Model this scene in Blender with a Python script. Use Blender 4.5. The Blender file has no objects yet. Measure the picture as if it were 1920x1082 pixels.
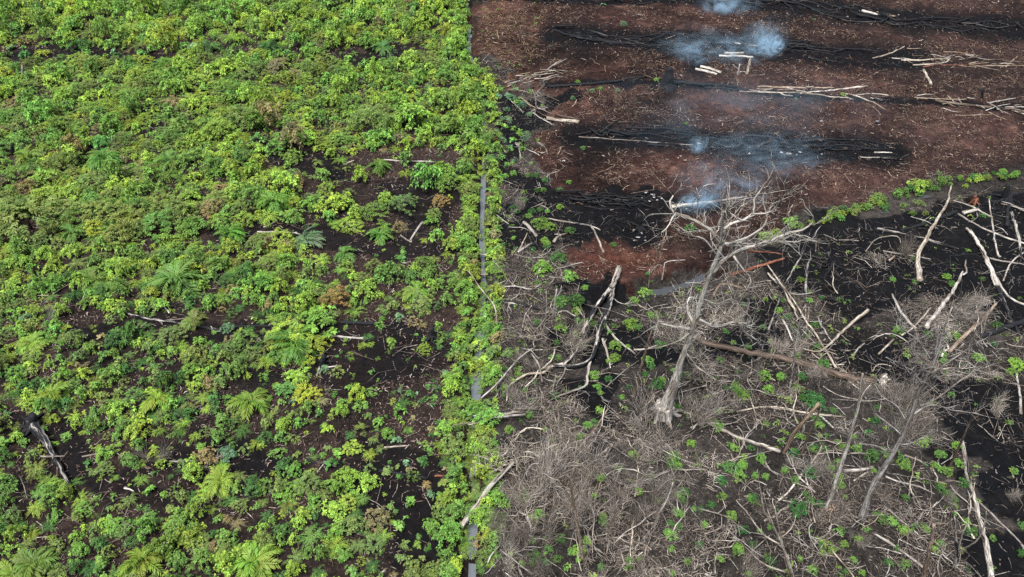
import bpy, math, random
import numpy as np

S = bpy.context.scene
COL = S.collection
rng = np.random.default_rng(11)
R = random.Random(5)
rad = math.radians

# ------------------------------------------------------------------ camera, sky, sun, exposure
CAM_H, PITCH, HFOV = 40.0, rad(42.0), rad(66.0)
IW, IH = 1920.0, 1082.0
FPX = IW / 2 / math.tan(HFOV / 2)
cam_d = bpy.data.cameras.new('camera')
cam_d.sensor_fit = 'HORIZONTAL'
cam_d.angle = HFOV
cam_d.clip_end = 8000
cam = bpy.data.objects.new('camera', cam_d)
cam.location = (0, 0, CAM_H)
cam.rotation_euler = (math.pi / 2 - PITCH, 0, 0)
COL.objects.link(cam)
S.camera = cam

SUN_EL, SUN_AZ = rad(70), rad(215)
W = bpy.data.worlds.new('World')
S.world = W
W.use_nodes = True
wn = W.node_tree.nodes
sky = wn.new('ShaderNodeTexSky')
sky.sky_type = 'NISHITA'
sky.sun_disc = False
sky.sun_elevation = SUN_EL
sky.sun_rotation = SUN_AZ
sky.air_density = 1.0
sky.dust_density = 3.0
W.node_tree.links.new(sky.outputs[0], wn['Background'].inputs[0])
wn['Background'].inputs[1].default_value = 0.088
sd = bpy.data.lights.new('sun', 'SUN')
sd.energy = 4.0
sd.angle = rad(30)
sd.color = (1.0, 0.975, 0.925)
so = bpy.data.objects.new('sun', sd)
so.rotation_euler = (math.pi / 2 - SUN_EL, 0, -SUN_AZ + math.pi)
COL.objects.link(so)
S.view_settings.view_transform = 'Standard'
S.view_settings.look = 'None'
S.view_settings.exposure = 0.95
S.view_settings.gamma = 1.0
S.view_settings.use_curve_mapping = False
S.render.engine = 'CYCLES'
S.cycles.use_denoising = False
S.cycles.max_bounces = 6
S.cycles.volume_bounces = 1
S.cycles.transparent_max_bounces = 8
S.render.filter_size = 1.2

# ------------------------------------------------------------------ projection between pixel and place
cp, sp = math.cos(PITCH), math.sin(PITCH)


def ray(px, py):
    u = (px - IW / 2) / FPX
    v = (py - IH / 2) / FPX
    return np.array([u, cp - v * sp, -sp - v * cp])


def at0(px, py, z=0.0):
    d = ray(px, py)
    t = (z - CAM_H) / d[2]
    return np.array([d[0] * t, d[1] * t, z])


def at_plane(px, py, Y):
    d = ray(px, py)
    t = Y / d[1]
    return np.array([d[0] * t, Y, CAM_H + d[2] * t])


def pix(x, y, z=0.0):
    dz = np.asarray(z) - CAM_H
    zc = y * cp - dz * sp
    v = (-dz * cp - y * sp) / zc
    return x / zc * FPX + IW / 2, v * FPX + IH / 2, zc


# ------------------------------------------------------------------ noise
_tab = np.random.default_rng(3).random((256, 256))


def vnoise(x, y):
    x = np.asarray(x, float); y = np.asarray(y, float)
    xi = np.floor(x).astype(int); yi = np.floor(y).astype(int)
    fx = x - xi; fy = y - yi
    fx = fx * fx * (3 - 2 * fx); fy = fy * fy * (3 - 2 * fy)
    a = _tab[xi & 255, yi & 255]; b = _tab[(xi + 1) & 255, yi & 255]
    c = _tab[xi & 255, (yi + 1) & 255]; d = _tab[(xi + 1) & 255, (yi + 1) & 255]
    return (a * (1 - fx) + b * fx) * (1 - fy) + (c * (1 - fx) + d * fx) * fy


def fbm(x, y, f=1.0, o=4):
    s = 0.0; a = 0.5; n = 0.0
    for i in range(o):
        s = s + a * vnoise(np.asarray(x) * f + 17.3 * i, np.asarray(y) * f + 41.7 * i)
        n += a; a *= 0.5; f *= 2.07
    return s / n


def in_poly(px, py, poly):
    px = np.asarray(px); py = np.asarray(py)
    ins = np.zeros(px.shape, bool)
    n = len(poly)
    for i in range(n):
        x1, y1 = poly[i]; x2, y2 = poly[(i + 1) % n]
        if y1 == y2:
            continue
        c = ((y1 > py) != (y2 > py)) & (px < (x2 - x1) * (py - y1) / (y2 - y1) + x1)
        ins ^= c
    return ins


def seg_dist(x, y, pts):
    best = np.full(np.shape(x), 1e9)
    for i in range(len(pts) - 1):
        ax, ay = pts[i][:2]; bx, by = pts[i + 1][:2]
        dx, dy = bx - ax, by - ay
        t = np.clip(((x - ax) * dx + (y - ay) * dy) / (dx * dx + dy * dy + 1e-9), 0, 1)
        best = np.minimum(best, np.hypot(x - ax - t * dx, y - ay - t * dy))
    return best


# ------------------------------------------------------------------ the lie of the land (outlines in photo pixels, turned into ground places)
DITCH1 = [(872, -90), (873, -60), (876, 0), (880, 55), (877, 85), (895, 150), (908, 240), (906, 320), (905, 370), (903, 430), (905, 500), (905, 580),
          (897, 660), (892, 720), (888, 800), (885, 900), (884, 1000), (884, 1082), (883, 1200), (880, 1550)]
DITCH2 = [(1082, 578), (1120, 565), (1180, 545), (1250, 528), (1320, 505), (1380, 478), (1450, 450), (1530, 424), (1610, 402), (1690, 378), (1745, 360),
          (1830, 345), (1990, 325), (2500, 280)]
D1W = [at0(*p) for p in DITCH1]
D2W = [at0(*p) for p in DITCH2]
WATER_Z1, WATER_Z2 = -0.742, -0.985

RED = [(888, -40), (890, 40), (893, 90), (925, 120), (965, 150), (1030, 185), (1018, 225), (1018, 275), (1028, 315), (1025, 350), (1060, 385), (1110, 430), (1060, 470),
       (1075, 520), (1100, 555), (1180, 545), (1300, 505), (1400, 430), (1500, 392), (1590, 385), (1700, 350), (1760, 335), (2500, 270), (2500, -90), (885, -90)]
BLACKS = [
    [(930, 320), (1000, 318), (1060, 372), (1240, 350), (1250, 400), (1235, 445), (1190, 460), (1110, 440), (1060, 455), (1030, 490), (960, 480), (928, 440)],
    [(935, 165), (1000, 180), (1080, 172), (1090, 200), (1000, 215), (990, 270), (960, 330), (928, 320)],
    [(1470, 425), (1600, 400), (1740, 385), (1920, 350), (2450, 330), (2500, 640), (2050, 620), (1900, 640), (1800, 600), (1700, 560), (1640, 590), (1560, 560), (1470, 560), (1420, 530), (1440, 470)],
    [(1580, 655), (1640, 625), (1720, 640), (1760, 700), (1850, 730), (2500, 800), (2500, 1100), (1990, 1000), (1900, 960), (1840, 900), (1790, 850), (1740, 800), (1680, 740), (1590, 705)],
    [(1090, 700), (1150, 700), (1150, 760), (1120, 790), (1070, 770)],
    [(1050, 560), (1240, 640), (1330, 640), (1400, 600), (1400, 570), (1490, 580), (1470, 660), (1380, 660), (1300, 660), (1120, 690), (1050, 660), (1080, 600)],
    [(1050, 540), (1170, 515), (1190, 550), (1090, 580)],
    [(1800, 980), (2300, 1050), (2300, 1400), (1830, 1300)],
    # left field
    [(480, 290), (560, 275), (650, 300), (640, 330), (560, 325), (500, 330)],
    [(365, 410), (640, 420), (800, 400), (830, 470), (780, 500), (640, 480), (560, 460), (380, 450)],
    [(700, 330), (860, 320), (870, 400), (790, 430), (720, 380)],
    [(130, 595), (420, 590), (530, 600), (700, 600), (800, 610), (860, 640), (820, 700), (690, 720), (560, 700), (520, 640), (400, 640), (140, 620)],
    [(0, 780), (80, 770), (180, 850), (260, 900), (320, 940), (220, 980), (150, 920), (60, 850), (0, 850)],
    [(220, 830), (470, 820), (560, 860), (540, 910), (380, 905), (220, 860)],
    [(620, 830), (800, 850), (850, 920), (850, 1082), (740, 1082), (690, 950), (620, 880)],
    [(0, 88), (330, 92), (330, 130), (180, 118), (0, 118)],
    [(560, 92), (780, 88), (800, 120), (640, 120)],
]
ROWS = [  # charred windrows: centre line, half width in pixels
    ([(1330, -8), (1422, 4), (1577, 22), (1690, 36), (1830, 45), (1990, 56)], 19),
    ([(870, -6), (1000, 0), (1180, 3), (1330, -2)], 5),
    ([(1035, 62), (1120, 70), (1282, 78), (1380, 84), (1464, 93), (1633, 107), (1720, 112)], 21),
    ([(1290, 85), (1310, 112)], 18),
    ([(1430, 92), (1470, 108)], 12),
    ([(1024, 162), (1150, 152), (1250, 158), (1380, 166), (1600, 182), (1760, 190), (1990, 213)], 5),
    ([(1071, 256), (1180, 258), (1282, 264), (1400, 276), (1480, 282), (1577, 282), (1680, 288)], 24),
    ([(1062, 376), (1140, 384), (1230, 384), (1335, 384)], 18),
]


def masks(px, py, wx, wy):
    """char, red, grey amounts (0..1) of the soil at ground places"""
    n1 = fbm(wx, wy, 0.35, 4) - 0.5
    n2 = fbm(wx + 91, wy + 37, 0.35, 4) - 0.5
    k = np.clip(1.3 - py / 1500, 0.5, 1.3)
    qx = px + n1 * 130 / k
    qy = py + n2 * 75 / k
    red = in_poly(qx, qy, RED).astype(float)
    char = np.zeros(np.shape(px))
    for p in BLACKS:
        char = np.maximum(char, in_poly(qx, qy, p).astype(float))
    for pts, w in ROWS:
        d = seg_dist(px, (py + n2 * 16) * 1.0, pts)
        char = np.maximum(char, np.clip(1.55 - d / (w * 1.15), 0, 1))
    ell = ((px - 1198) / 44) ** 2 + ((py - 414) / 44) ** 2
    char = np.maximum(char, np.clip(1.9 - ell - n1, 0, 1))
    right = (px > 905 - 0 * py).astype(float)
    grey = right * (1 - red)
    return char, red, grey


def relief(x, y):
    z = (fbm(x, y, 0.11, 3) - 0.5) * 0.9 + (fbm(x + 50, y + 9, 0.6, 3) - 0.5) * 0.34
    return z


def gz(x, y):
    x = np.asarray(x, float); y = np.asarray(y, float)
    z = relief(x, y)
    d1 = seg_dist(x, y, D1W); d2 = seg_dist(x, y, D2W)
    near = np.clip((np.minimum(d1, d2) - 0.6) / 2.5, 0.05, 1)
    z = z * near + (fbm(x * 0.5, y * 1.3, 1.1, 3) - 0.5) * 0.42 * near
    w1 = 1.22 + 1.5 * (fbm(x, y, 0.45, 3) - 0.5)
    z = z - 0.75 * np.clip(1.45 - d1 / (w1 * 0.5), 0, 1)
    z = z - 1.0 * np.clip(1.45 - d2 / (w1 * 0.72), 0, 1) * np.clip(1.3 - np.abs(x - 12.5) / 8.5, 0.35, 1)
    # burn pit
    p = at0(1200, 420)
    dp = np.hypot((x - p[0]) / 1.5, (y - p[1]) / 1.9)
    z = z - 1.1 * np.exp(-dp * dp)
    return z


def ground_at(px, py):
    p = at0(px, py)
    for _ in range(4):
        z = float(gz(p[0], p[1]))
        p = at0(px, py, z)
    return p


def ppm(p):
    """photo pixels per metre at a place"""
    return FPX / (p[1] * cp - (p[2] - CAM_H) * sp)


# ------------------------------------------------------------------ mesh helpers
def mk_mesh(name, V, F, col=None, tc=None, smooth=False, mi=None):
    me = bpy.data.meshes.new(name)
    V = np.asarray(V, np.float32)
    if isinstance(F, np.ndarray):
        n, k = F.shape
        me.vertices.add(len(V)); me.vertices.foreach_set('co', V.ravel())
        me.loops.add(n * k); me.loops.foreach_set('vertex_index', F.ravel().astype(np.int32))
        me.polygons.add(n)
        me.polygons.foreach_set('loop_start', (np.arange(n) * k).astype(np.int32))
        me.update(calc_edges=True)
    else:
        me.from_pydata(V.tolist(), [], F)
    if col is None:
        col = np.ones((len(V), 3))
    c = np.ones((len(V), 4), np.float32); c[:, :3] = col
    a = me.attributes.new('col', 'FLOAT_COLOR', 'POINT'); a.data.foreach_set('color', c.ravel())
    if tc is not None:
        a = me.attributes.new('tc', 'FLOAT_VECTOR', 'POINT'); a.data.foreach_set('vector', np.asarray(tc, np.float32).ravel())
    if smooth:
        me.polygons.foreach_set('use_smooth', np.ones(len(me.polygons), bool))
    if mi is not None:
        me.polygons.foreach_set('material_index', np.asarray(mi, np.int32))
    me.update()
    return me


def link(name, data, mat=None, parent=None, color=None):
    if data is not None and mat is not None and not data.materials:
        for m in (mat if isinstance(mat, (list, tuple)) else [mat]):
            data.materials.append(m)
    o = bpy.data.objects.new(name, data)
    COL.objects.link(o)
    if parent is not None:
        o.parent = parent
    if color is not None:
        o.color = color
    return o


def tag(o, label=None, cat=None, group=None, kind=None):
    if label: o['label'] = label
    if cat: o['category'] = cat
    if group: o['group'] = group
    if kind: o['kind'] = kind
    return o


def spline(P, n):
    """Catmull-Rom through the control points, n samples in all"""
    P = np.asarray(P, float)
    if len(P) == 2:
        t = np.linspace(0, 1, n)[:, None]
        return P[0] * (1 - t) + P[1] * t
    Q = np.vstack([2 * P[0] - P[1], P, 2 * P[-1] - P[-2]])
    L = np.r_[0, np.cumsum(np.linalg.norm(np.diff(P, axis=0), axis=1))]
    out = []
    for s in np.linspace(0, L[-1], n):
        i = min(max(int(np.searchsorted(L, s, 'right')) - 1, 0), len(P) - 2)
        t = (s - L[i]) / max(L[i + 1] - L[i], 1e-9)
        a, b, c, d = Q[i], Q[i + 1], Q[i + 2], Q[i + 3]
        out.append(0.5 * (2 * b + (c - a) * t + (2 * a - 5 * b + 4 * c - d) * t * t + (3 * b - a - 3 * c + d) * t ** 3))
    return np.array(out)


def tube(P, r, k=7, gn=0.12, seed=0, flare=None):
    """a knotty round stem along P; returns V, F, tc"""
    P = np.asarray(P, float); n = len(P)
    r = np.interp(np.linspace(0, 1, n), np.linspace(0, 1, len(r)), r)
    rr = np.random.default_rng(seed)
    T = np.gradient(P, axis=0); T /= np.linalg.norm(T, axis=1)[:, None] + 1e-9
    ref = np.array([0.0, 0, 1]) if abs(T[0][2]) < 0.9 else np.array([1.0, 0, 0])
    u = np.cross(T[0], ref); u /= np.linalg.norm(u)
    V = []; TC = []
    L = np.r_[0, np.cumsum(np.linalg.norm(np.diff(P, axis=0), axis=1))]
    ph = rr.random() * 50
    lob = rr.normal(0, 1, (k,)) * gn
    for i in range(n):
        u = u - T[i] * np.dot(u, T[i]); u /= np.linalg.norm(u) + 1e-9
        w = np.cross(T[i], u)
        for j in range(k):
            a = 2 * math.pi * j / k
            q = r[i] * (1 + lob[j] + gn * rr.normal() * 0.6)
            if flare is not None and i < len(flare):
                q *= 1 + flare[i] * (0.5 + 0.5 * math.cos(a * 3 + ph))
            V.append(P[i] + (u * math.cos(a) + w * math.sin(a)) * q)
            TC.append((L[i] + ph, math.cos(a) * r[i] * 1.2, math.sin(a) * r[i] * 1.2))
    F = []
    for i in range(n - 1):
        for j in range(k):
            j2 = (j + 1) % k
            F.append((i * k + j, i * k + j2, (i + 1) * k + j2, (i + 1) * k + j))
    F.append(tuple(range(k - 1, -1, -1)))
    F.append(tuple((n - 1) * k + j for j in range(k)))
    return V, F, TC


class Soup:
    def __init__(s):
        s.V = []; s.F = []; s.TC = []; s.C = []; s.n = 0

    def add(s, V, F, TC, c=(1, 1, 1)):
        s.V.extend(V); s.TC.extend(TC); s.C.extend([c] * len(V))
        s.F.extend([tuple(i + s.n for i in f) for f in F]); s.n += len(V)

    def mesh(s, name, smooth=True):
        return mk_mesh(name, s.V, s.F, s.C, s.TC, smooth)


# ------------------------------------------------------------------ materials
def new_mat(name):
    m = bpy.data.materials.new(name); m.use_nodes = True
    nt = m.node_tree; nt.nodes.clear()
    return m, nt.nodes, nt.links


def N(ns, t, **kw):
    n = ns.new(t)
    for k, v in kw.items():
        if k.startswith('i_'):
            n.inputs[k[2:].replace('_', ' ')].default_value = v
        else:
            setattr(n, k, v)
    return n


def math_n(ns, ln, op, a, b=None, clamp=False):
    n = ns.new('ShaderNodeMath'); n.operation = op; n.use_clamp = clamp
    for i, v in enumerate((a, b)):
        if v is None: continue
        if isinstance(v, (int, float)): n.inputs[i].default_value = v
        else: ln.new(v, n.inputs[i])
    return n.outputs[0]


def mix_c(ns, ln, fac, a, b, mode='MIX'):
    n = ns.new('ShaderNodeMix'); n.data_type = 'RGBA'; n.blend_type = mode
    for s, v in ((n.inputs[0], fac), (n.inputs[6], a), (n.inputs[7], b)):
        if isinstance(v, (int, float)): s.default_value = v
        elif isinstance(v, tuple): s.default_value = (*v, 1.0)
        else: ln.new(v, s)
    return n.outputs[2]


def ramp(ns, ln, v, lo, hi, a=0.0, b=1.0):
    n = ns.new('ShaderNodeMapRange'); n.interpolation_type = 'SMOOTHSTEP'
    n.inputs['From Min'].default_value = lo; n.inputs['From Max'].default_value = hi
    n.inputs['To Min'].default_value = a; n.inputs['To Max'].default_value = b
    ln.new(v, n.inputs['Value'])
    return n.outputs['Result']


def leaf_mat():
    m, ns, ln = new_mat('leaf')
    oi = N(ns, 'ShaderNodeObjectInfo'); at = N(ns, 'ShaderNodeAttribute', attribute_name='col')
    c = mix_c(ns, ln, 1.0, oi.outputs['Color'], at.outputs['Color'], 'MULTIPLY')
    p = N(ns, 'ShaderNodeBsdfPrincipled'); p.inputs['Roughness'].default_value = 0.55
    p.inputs['Specular IOR Level'].default_value = 0.25
    ln.new(c, p.inputs['Base Color'])
    tr = N(ns, 'ShaderNodeBsdfTranslucent')
    c2 = mix_c(ns, ln, 1.0, c, (1.15, 1.25, 0.6), 'MULTIPLY'); ln.new(c2, tr.inputs['Color'])
    mx = N(ns, 'ShaderNodeMixShader'); mx.inputs[0].default_value = 0.22
    ln.new(p.outputs[0], mx.inputs[1]); ln.new(tr.outputs[0], mx.inputs[2])
    o = N(ns, 'ShaderNodeOutputMaterial'); ln.new(mx.outputs[0], o.inputs[0])
    return m


def wood_mat():
    """object colour = the wood, object alpha = how much of it is charred"""
    m, ns, ln = new_mat('wood')
    oi = N(ns, 'ShaderNodeObjectInfo'); at = N(ns, 'ShaderNodeAttribute', attribute_name='col')
    tc = N(ns, 'ShaderNodeAttribute', attribute_name='tc')
    mp = N(ns, 'ShaderNodeMapping'); ln.new(tc.outputs['Vector'], mp.inputs['Vector'])
    mp.inputs['Scale'].default_value = (0.6, 4.5, 4.5)
    ad = N(ns, 'ShaderNodeVectorMath', operation='ADD')
    rv = math_n(ns, ln, 'MULTIPLY', oi.outputs['Random'], 40.0)
    ln.new(mp.outputs[0], ad.inputs[0]); ln.new(rv, ad.inputs[1])
    g = N(ns, 'ShaderNodeTexNoise'); g.inputs['Scale'].default_value = 3.5; g.inputs['Detail'].default_value = 5; g.inputs['Roughness'].default_value = 0.65
    ln.new(ad.outputs[0], g.inputs['Vector'])
    big = N(ns, 'ShaderNodeTexNoise'); big.inputs['Scale'].default_value = 0.9; big.inputs['Detail'].default_value = 4
    ln.new(ad.outputs[0], big.inputs['Vector'])
    base = mix_c(ns, ln, 1.0, oi.outputs['Color'], at.outputs['Color'], 'MULTIPLY')
    gr = ramp(ns, ln, g.outputs['Fac'], 0.32, 0.68, 0.22, 1.3)
    cc = N(ns, 'ShaderNodeVectorMath', operation='SCALE'); ln.new(base, cc.inputs[0]); ln.new(gr, cc.inputs['Scale'])
    wx_ = ramp(ns, ln, big.outputs['Fac'], 0.40, 0.56, 0.0, 1.0)
    dk = mix_c(ns, ln, 1.0, cc.outputs[0], (0.5, 0.45, 0.41), 'MULTIPLY')
    ccm = mix_c(ns, ln, wx_, dk, cc.outputs[0])
    # char where the broad noise falls under the object's alpha
    mixn = math_n(ns, ln, 'ADD', math_n(ns, ln, 'MULTIPLY', big.outputs['Fac'], 0.75), math_n(ns, ln, 'MULTIPLY', g.outputs['Fac'], 0.25))
    th = math_n(ns, ln, 'ADD', math_n(ns, ln, 'MULTIPLY', oi.outputs['Alpha'], 0.62), 0.19)
    k = math_n(ns, ln, 'MULTIPLY', math_n(ns, ln, 'SUBTRACT', th, mixn), 22.0)
    k = math_n(ns, ln, 'ADD', k, 0.5, True)
    ash = ramp(ns, ln, g.outputs['Fac'], 0.56, 0.75, 0.0, 0.22)
    ch = mix_c(ns, ln, ash, (0.007, 0.0075, 0.0095), (0.145, 0.155, 0.175))
    c = mix_c(ns, ln, k, ccm, ch)
    p = N(ns, 'ShaderNodeBsdfPrincipled'); ln.new(c, p.inputs['Base Color'])
    p.inputs['Roughness'].default_value = 0.8; p.inputs['Specular IOR Level'].default_value = 0.3
    b = N(ns, 'ShaderNodeBump'); b.inputs['Strength'].default_value = 0.8; b.inputs['Distance'].default_value = 0.05
    ln.new(g.outputs['Fac'], b.inputs['Height']); ln.new(b.outputs[0], p.inputs['Normal'])
    o = N(ns, 'ShaderNodeOutputMaterial'); ln.new(p.outputs[0], o.inputs[0])
    return m


def soil_mat():
    m, ns, ln = new_mat('peat_soil')
    geo = N(ns, 'ShaderNodeNewGeometry')
    at = N(ns, 'ShaderNodeAttribute', attribute_name='col')
    mk = N(ns, 'ShaderNodeAttribute', attribute_name='mask')
    sep = N(ns, 'ShaderNodeSeparateXYZ'); ln.new(mk.outputs['Vector'], sep.inputs[0])
    n1 = N(ns, 'ShaderNodeTexNoise'); n1.inputs['Scale'].default_value = 1.7; n1.inputs['Detail'].default_value = 8; n1.inputs['Roughness'].default_value = 0.72
    ln.new(geo.outputs['Position'], n1.inputs['Vector'])
    n2 = N(ns, 'ShaderNodeTexNoise'); n2.inputs['Scale'].default_value = 6.5; n2.inputs['Detail'].default_value = 5; n2.inputs['Roughness'].default_value = 0.7
    n2.inputs['Distortion'].default_value = 1.2
    ln.new(geo.outputs['Position'], n2.inputs['Vector'])
    f = ramp(ns, ln, n1.outputs['Fac'], 0.3, 0.7, 0.42, 1.6)
    sc = N(ns, 'ShaderNodeVectorMath', operation='SCALE'); ln.new(at.outputs['Color'], sc.inputs[0]); ln.new(f, sc.inputs['Scale'])
    # scraps of fibre and chips lying in the soil; amount in mask.y, their colour from mask.z (red .. grey)
    fl = ramp(ns, ln, n2.outputs['Fac'], 0.535, 0.66)
    fl = math_n(ns, ln, 'MULTIPLY', fl, sep.outputs['Y'])
    lc = mix_c(ns, ln, sep.outputs['Z'], (0.20, 0.135, 0.10), (0.22, 0.19, 0.16))
    c = mix_c(ns, ln, fl, sc.outputs[0], lc)
    # white ash flecks in burnt places
    n3 = N(ns, 'ShaderNodeTexNoise'); n3.inputs['Scale'].default_value = 3.1; n3.inputs['Detail'].default_value = 6; n3.inputs['Roughness'].default_value = 0.75
    ln.new(geo.outputs['Position'], n3.inputs['Vector'])
    af = ramp(ns, ln, n3.outputs['Fac'], 0.66, 0.76)
    af = math_n(ns, ln, 'MULTIPLY', af, sep.outputs['X'])
    c = mix_c(ns, ln, af, c, (0.10, 0.105, 0.115))
    p = N(ns, 'ShaderNodeBsdfPrincipled'); ln.new(c, p.inputs['Base Color']); p.inputs['Roughness'].default_value = 0.9
    p.inputs['Specular IOR Level'].default_value = 0.12
    hs = math_n(ns, ln, 'ADD', n1.outputs['Fac'], math_n(ns, ln, 'MULTIPLY', n2.outputs['Fac'], 0.6))
    b = N(ns, 'ShaderNodeBump'); b.inputs['Strength'].default_value = 1.0; b.inputs['Distance'].default_value = 0.4
    ln.new(hs, b.inputs['Height']); ln.new(b.outputs[0], p.inputs['Normal'])
    o = N(ns, 'ShaderNodeOutputMaterial'); ln.new(p.outputs[0], o.inputs[0])
    return m


def water_mat(murk_and_sky):
    m, ns, ln = new_mat('ditch_water')
    p = N(ns, 'ShaderNodeBsdfPrincipled')
    p.inputs['Base Color'].default_value = (*murk_and_sky, 1)
    p.inputs['Roughness'].default_value = 0.12
    p.inputs['IOR'].default_value = 1.5
    n = N(ns, 'ShaderNodeTexNoise'); n.inputs['Scale'].default_value = 2.5; n.inputs['Detail'].default_value = 3
    g = N(ns, 'ShaderNodeNewGeometry'); ln.new(g.outputs['Position'], n.inputs['Vector'])
    b = N(ns, 'ShaderNodeBump'); b.inputs['Strength'].default_value = 0.15; b.inputs['Distance'].default_value = 0.05
    ln.new(n.outputs['Fac'], b.inputs['Height']); ln.new(b.outputs[0], p.inputs['Normal'])
    o = N(ns, 'ShaderNodeOutputMaterial'); ln.new(p.outputs[0], o.inputs[0])
    return m


def ash_mat():
    m, ns, ln = new_mat('white_ash')
    g = N(ns, 'ShaderNodeNewGeometry')
    n = N(ns, 'ShaderNodeTexNoise'); n.inputs['Scale'].default_value = 5; n.inputs['Detail'].default_value = 6
    ln.new(g.outputs['Position'], n.inputs['Vector'])
    c = mix_c(ns, ln, ramp(ns, ln, n.outputs['Fac'], 0.35, 0.6), (0.03, 0.031, 0.034), (0.26, 0.272, 0.285))
    p = N(ns, 'ShaderNodeBsdfPrincipled'); ln.new(c, p.inputs['Base Color']); p.inputs['Roughness'].default_value = 0.95
    o = N(ns, 'ShaderNodeOutputMaterial'); ln.new(p.outputs[0], o.inputs[0])
    return m


def smoke_mat(name, dens, freq=1.6, pw=1.4, lo=0.38, hi=0.72):
    m, ns, ln = new_mat(name)
    tc = N(ns, 'ShaderNodeTexCoord')
    oi = N(ns, 'ShaderNodeObjectInfo')
    ad = N(ns, 'ShaderNodeVectorMath', operation='ADD'); ln.new(tc.outputs['Object'], ad.inputs[0]); ln.new(math_n(ns, ln, 'MULTIPLY', oi.outputs['Random'], 30.0), ad.inputs[1])
    wn_ = N(ns, 'ShaderNodeTexNoise'); wn_.inputs['Scale'].default_value = 1.3; wn_.inputs['Detail'].default_value = 3
    ln.new(ad.outputs[0], wn_.inputs['Vector'])
    w2 = N(ns, 'ShaderNodeVectorMath', operation='SUBTRACT'); ln.new(wn_.outputs['Color'], w2.inputs[0]); w2.inputs[1].default_value = (0.5, 0.5, 0.5)
    w3 = N(ns, 'ShaderNodeVectorMath', operation='SCALE'); ln.new(w2.outputs[0], w3.inputs[0]); w3.inputs['Scale'].default_value = 1.5
    w4 = N(ns, 'ShaderNodeVectorMath', operation='ADD'); ln.new(tc.outputs['Object'], w4.inputs[0]); ln.new(w3.outputs[0], w4.inputs[1])
    # densest low down, over the ember, thinning upwards; the ragged edge comes from the warp, the hull itself fades to nothing
    sub = N(ns, 'ShaderNodeVectorMath', operation='SUBTRACT'); ln.new(w4.outputs[0], sub.inputs[0]); sub.inputs[1].default_value = (0.0, 0.0, -0.35)
    l1 = N(ns, 'ShaderNodeVectorMath', operation='LENGTH'); ln.new(sub.outputs[0], l1.inputs[0])
    f = math_n(ns, ln, 'POWER', math_n(ns, ln, 'SUBTRACT', 1.0, l1.outputs['Value'], True), pw)
    l2 = N(ns, 'ShaderNodeVectorMath', operation='LENGTH'); ln.new(tc.outputs['Object'], l2.inputs[0])
    f = math_n(ns, ln, 'MULTIPLY', f, ramp(ns, ln, l2.outputs['Value'], 0.55, 0.98, 1.0, 0.0))
    mp = N(ns, 'ShaderNodeMapping'); ln.new(ad.outputs[0], mp.inputs['Vector']); mp.inputs['Scale'].default_value = (1.0, 1.0, 0.5)
    n = N(ns, 'ShaderNodeTexNoise'); n.inputs['Scale'].default_value = freq * 1.5; n.inputs['Detail'].default_value = 5; n.inputs['Distortion'].default_value = 1.4
    ln.new(mp.outputs[0], n.inputs['Vector'])
    k = ramp(ns, ln, n.outputs['Fac'], lo, hi)
    d = math_n(ns, ln, 'MULTIPLY', math_n(ns, ln, 'MULTIPLY', f, k), dens)
    v = N(ns, 'ShaderNodeVolumePrincipled')
    v.inputs['Color'].default_value = (0.56, 0.80, 1.0, 1)
    v.inputs['Anisotropy'].default_value = 0.0
    ln.new(d, v.inputs['Density'])
    o = N(ns, 'ShaderNodeOutputMaterial'); ln.new(v.outputs[0], o.inputs['Volume'])
    return m


LEAF, WOOD, SOIL, ASH = leaf_mat(), wood_mat(), soil_mat(), ash_mat()
WATER_PALE, WATER_DARK = water_mat((0.10, 0.112, 0.125)), water_mat((0.045, 0.048, 0.052))  # pale one has bright sky reflection painted into its murky base colour

# ------------------------------------------------------------------ ground
def axis(a, b, step, far, n):
    core = np.arange(a, b + step / 2, step)
    g = np.geomspace(1, far, n)
    return np.r_[a - g[::-1], core, b + g]


gx = np.r_[axis(-72, 72, 0.3, 2600, 18)]
gx = np.unique(np.r_[gx, np.arange(-12, 20, 0.2)])
gx = gx[np.r_[True, np.diff(gx) > 0.06]]
gy = axis(9, 108, 0.26, 2600, 18)
X, Y = np.meshgrid(gx, gy)
xf, yf = X.ravel(), Y.ravel()
far = np.clip((np.maximum(np.abs(xf) - 72, np.maximum(yf - 108, 9 - yf))) / 40, 0, 1)
zf = gz(np.clip(xf, -300, 300), np.clip(yf, -300, 400)) * (1 - far)
pxf, pyf, zc = pix(xf, np.maximum(yf, 6.0), 0)
char, red, grey = masks(np.clip(pxf, -400, 2700), np.clip(pyf, -60, 1700), xf, yf)
nA = fbm(xf, yf, 0.25, 4); nB = fbm(xf + 200, yf, 0.9, 4)
c_left = (np.array([0.024, 0.0165, 0.0145]) + (nA[:, None] - 0.5) * np.array([0.045, 0.026, 0.021]))
c_red = np.array([0.0265, 0.0118, 0.0098]) * (0.1 + 1.7 * nA[:, None]) + np.clip(nB - 0.56, 0, 1)[:, None] * np.array([0.19, 0.10, 0.07]) + np.exp(-((pxf - 930) / 60) ** 2 - ((pyf - 70) / 90) ** 2)[:, None] * np.array([0.035, 0.02, 0.013]) * nB[:, None] * 2
c_gry = np.array([0.034, 0.0298, 0.027]) * (0.1 + 1.7 * nA[:, None])
c_chr = np.array([0.0034, 0.0038, 0.0052]) * (0.4 + 1.2 * nB[:, None])
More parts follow.
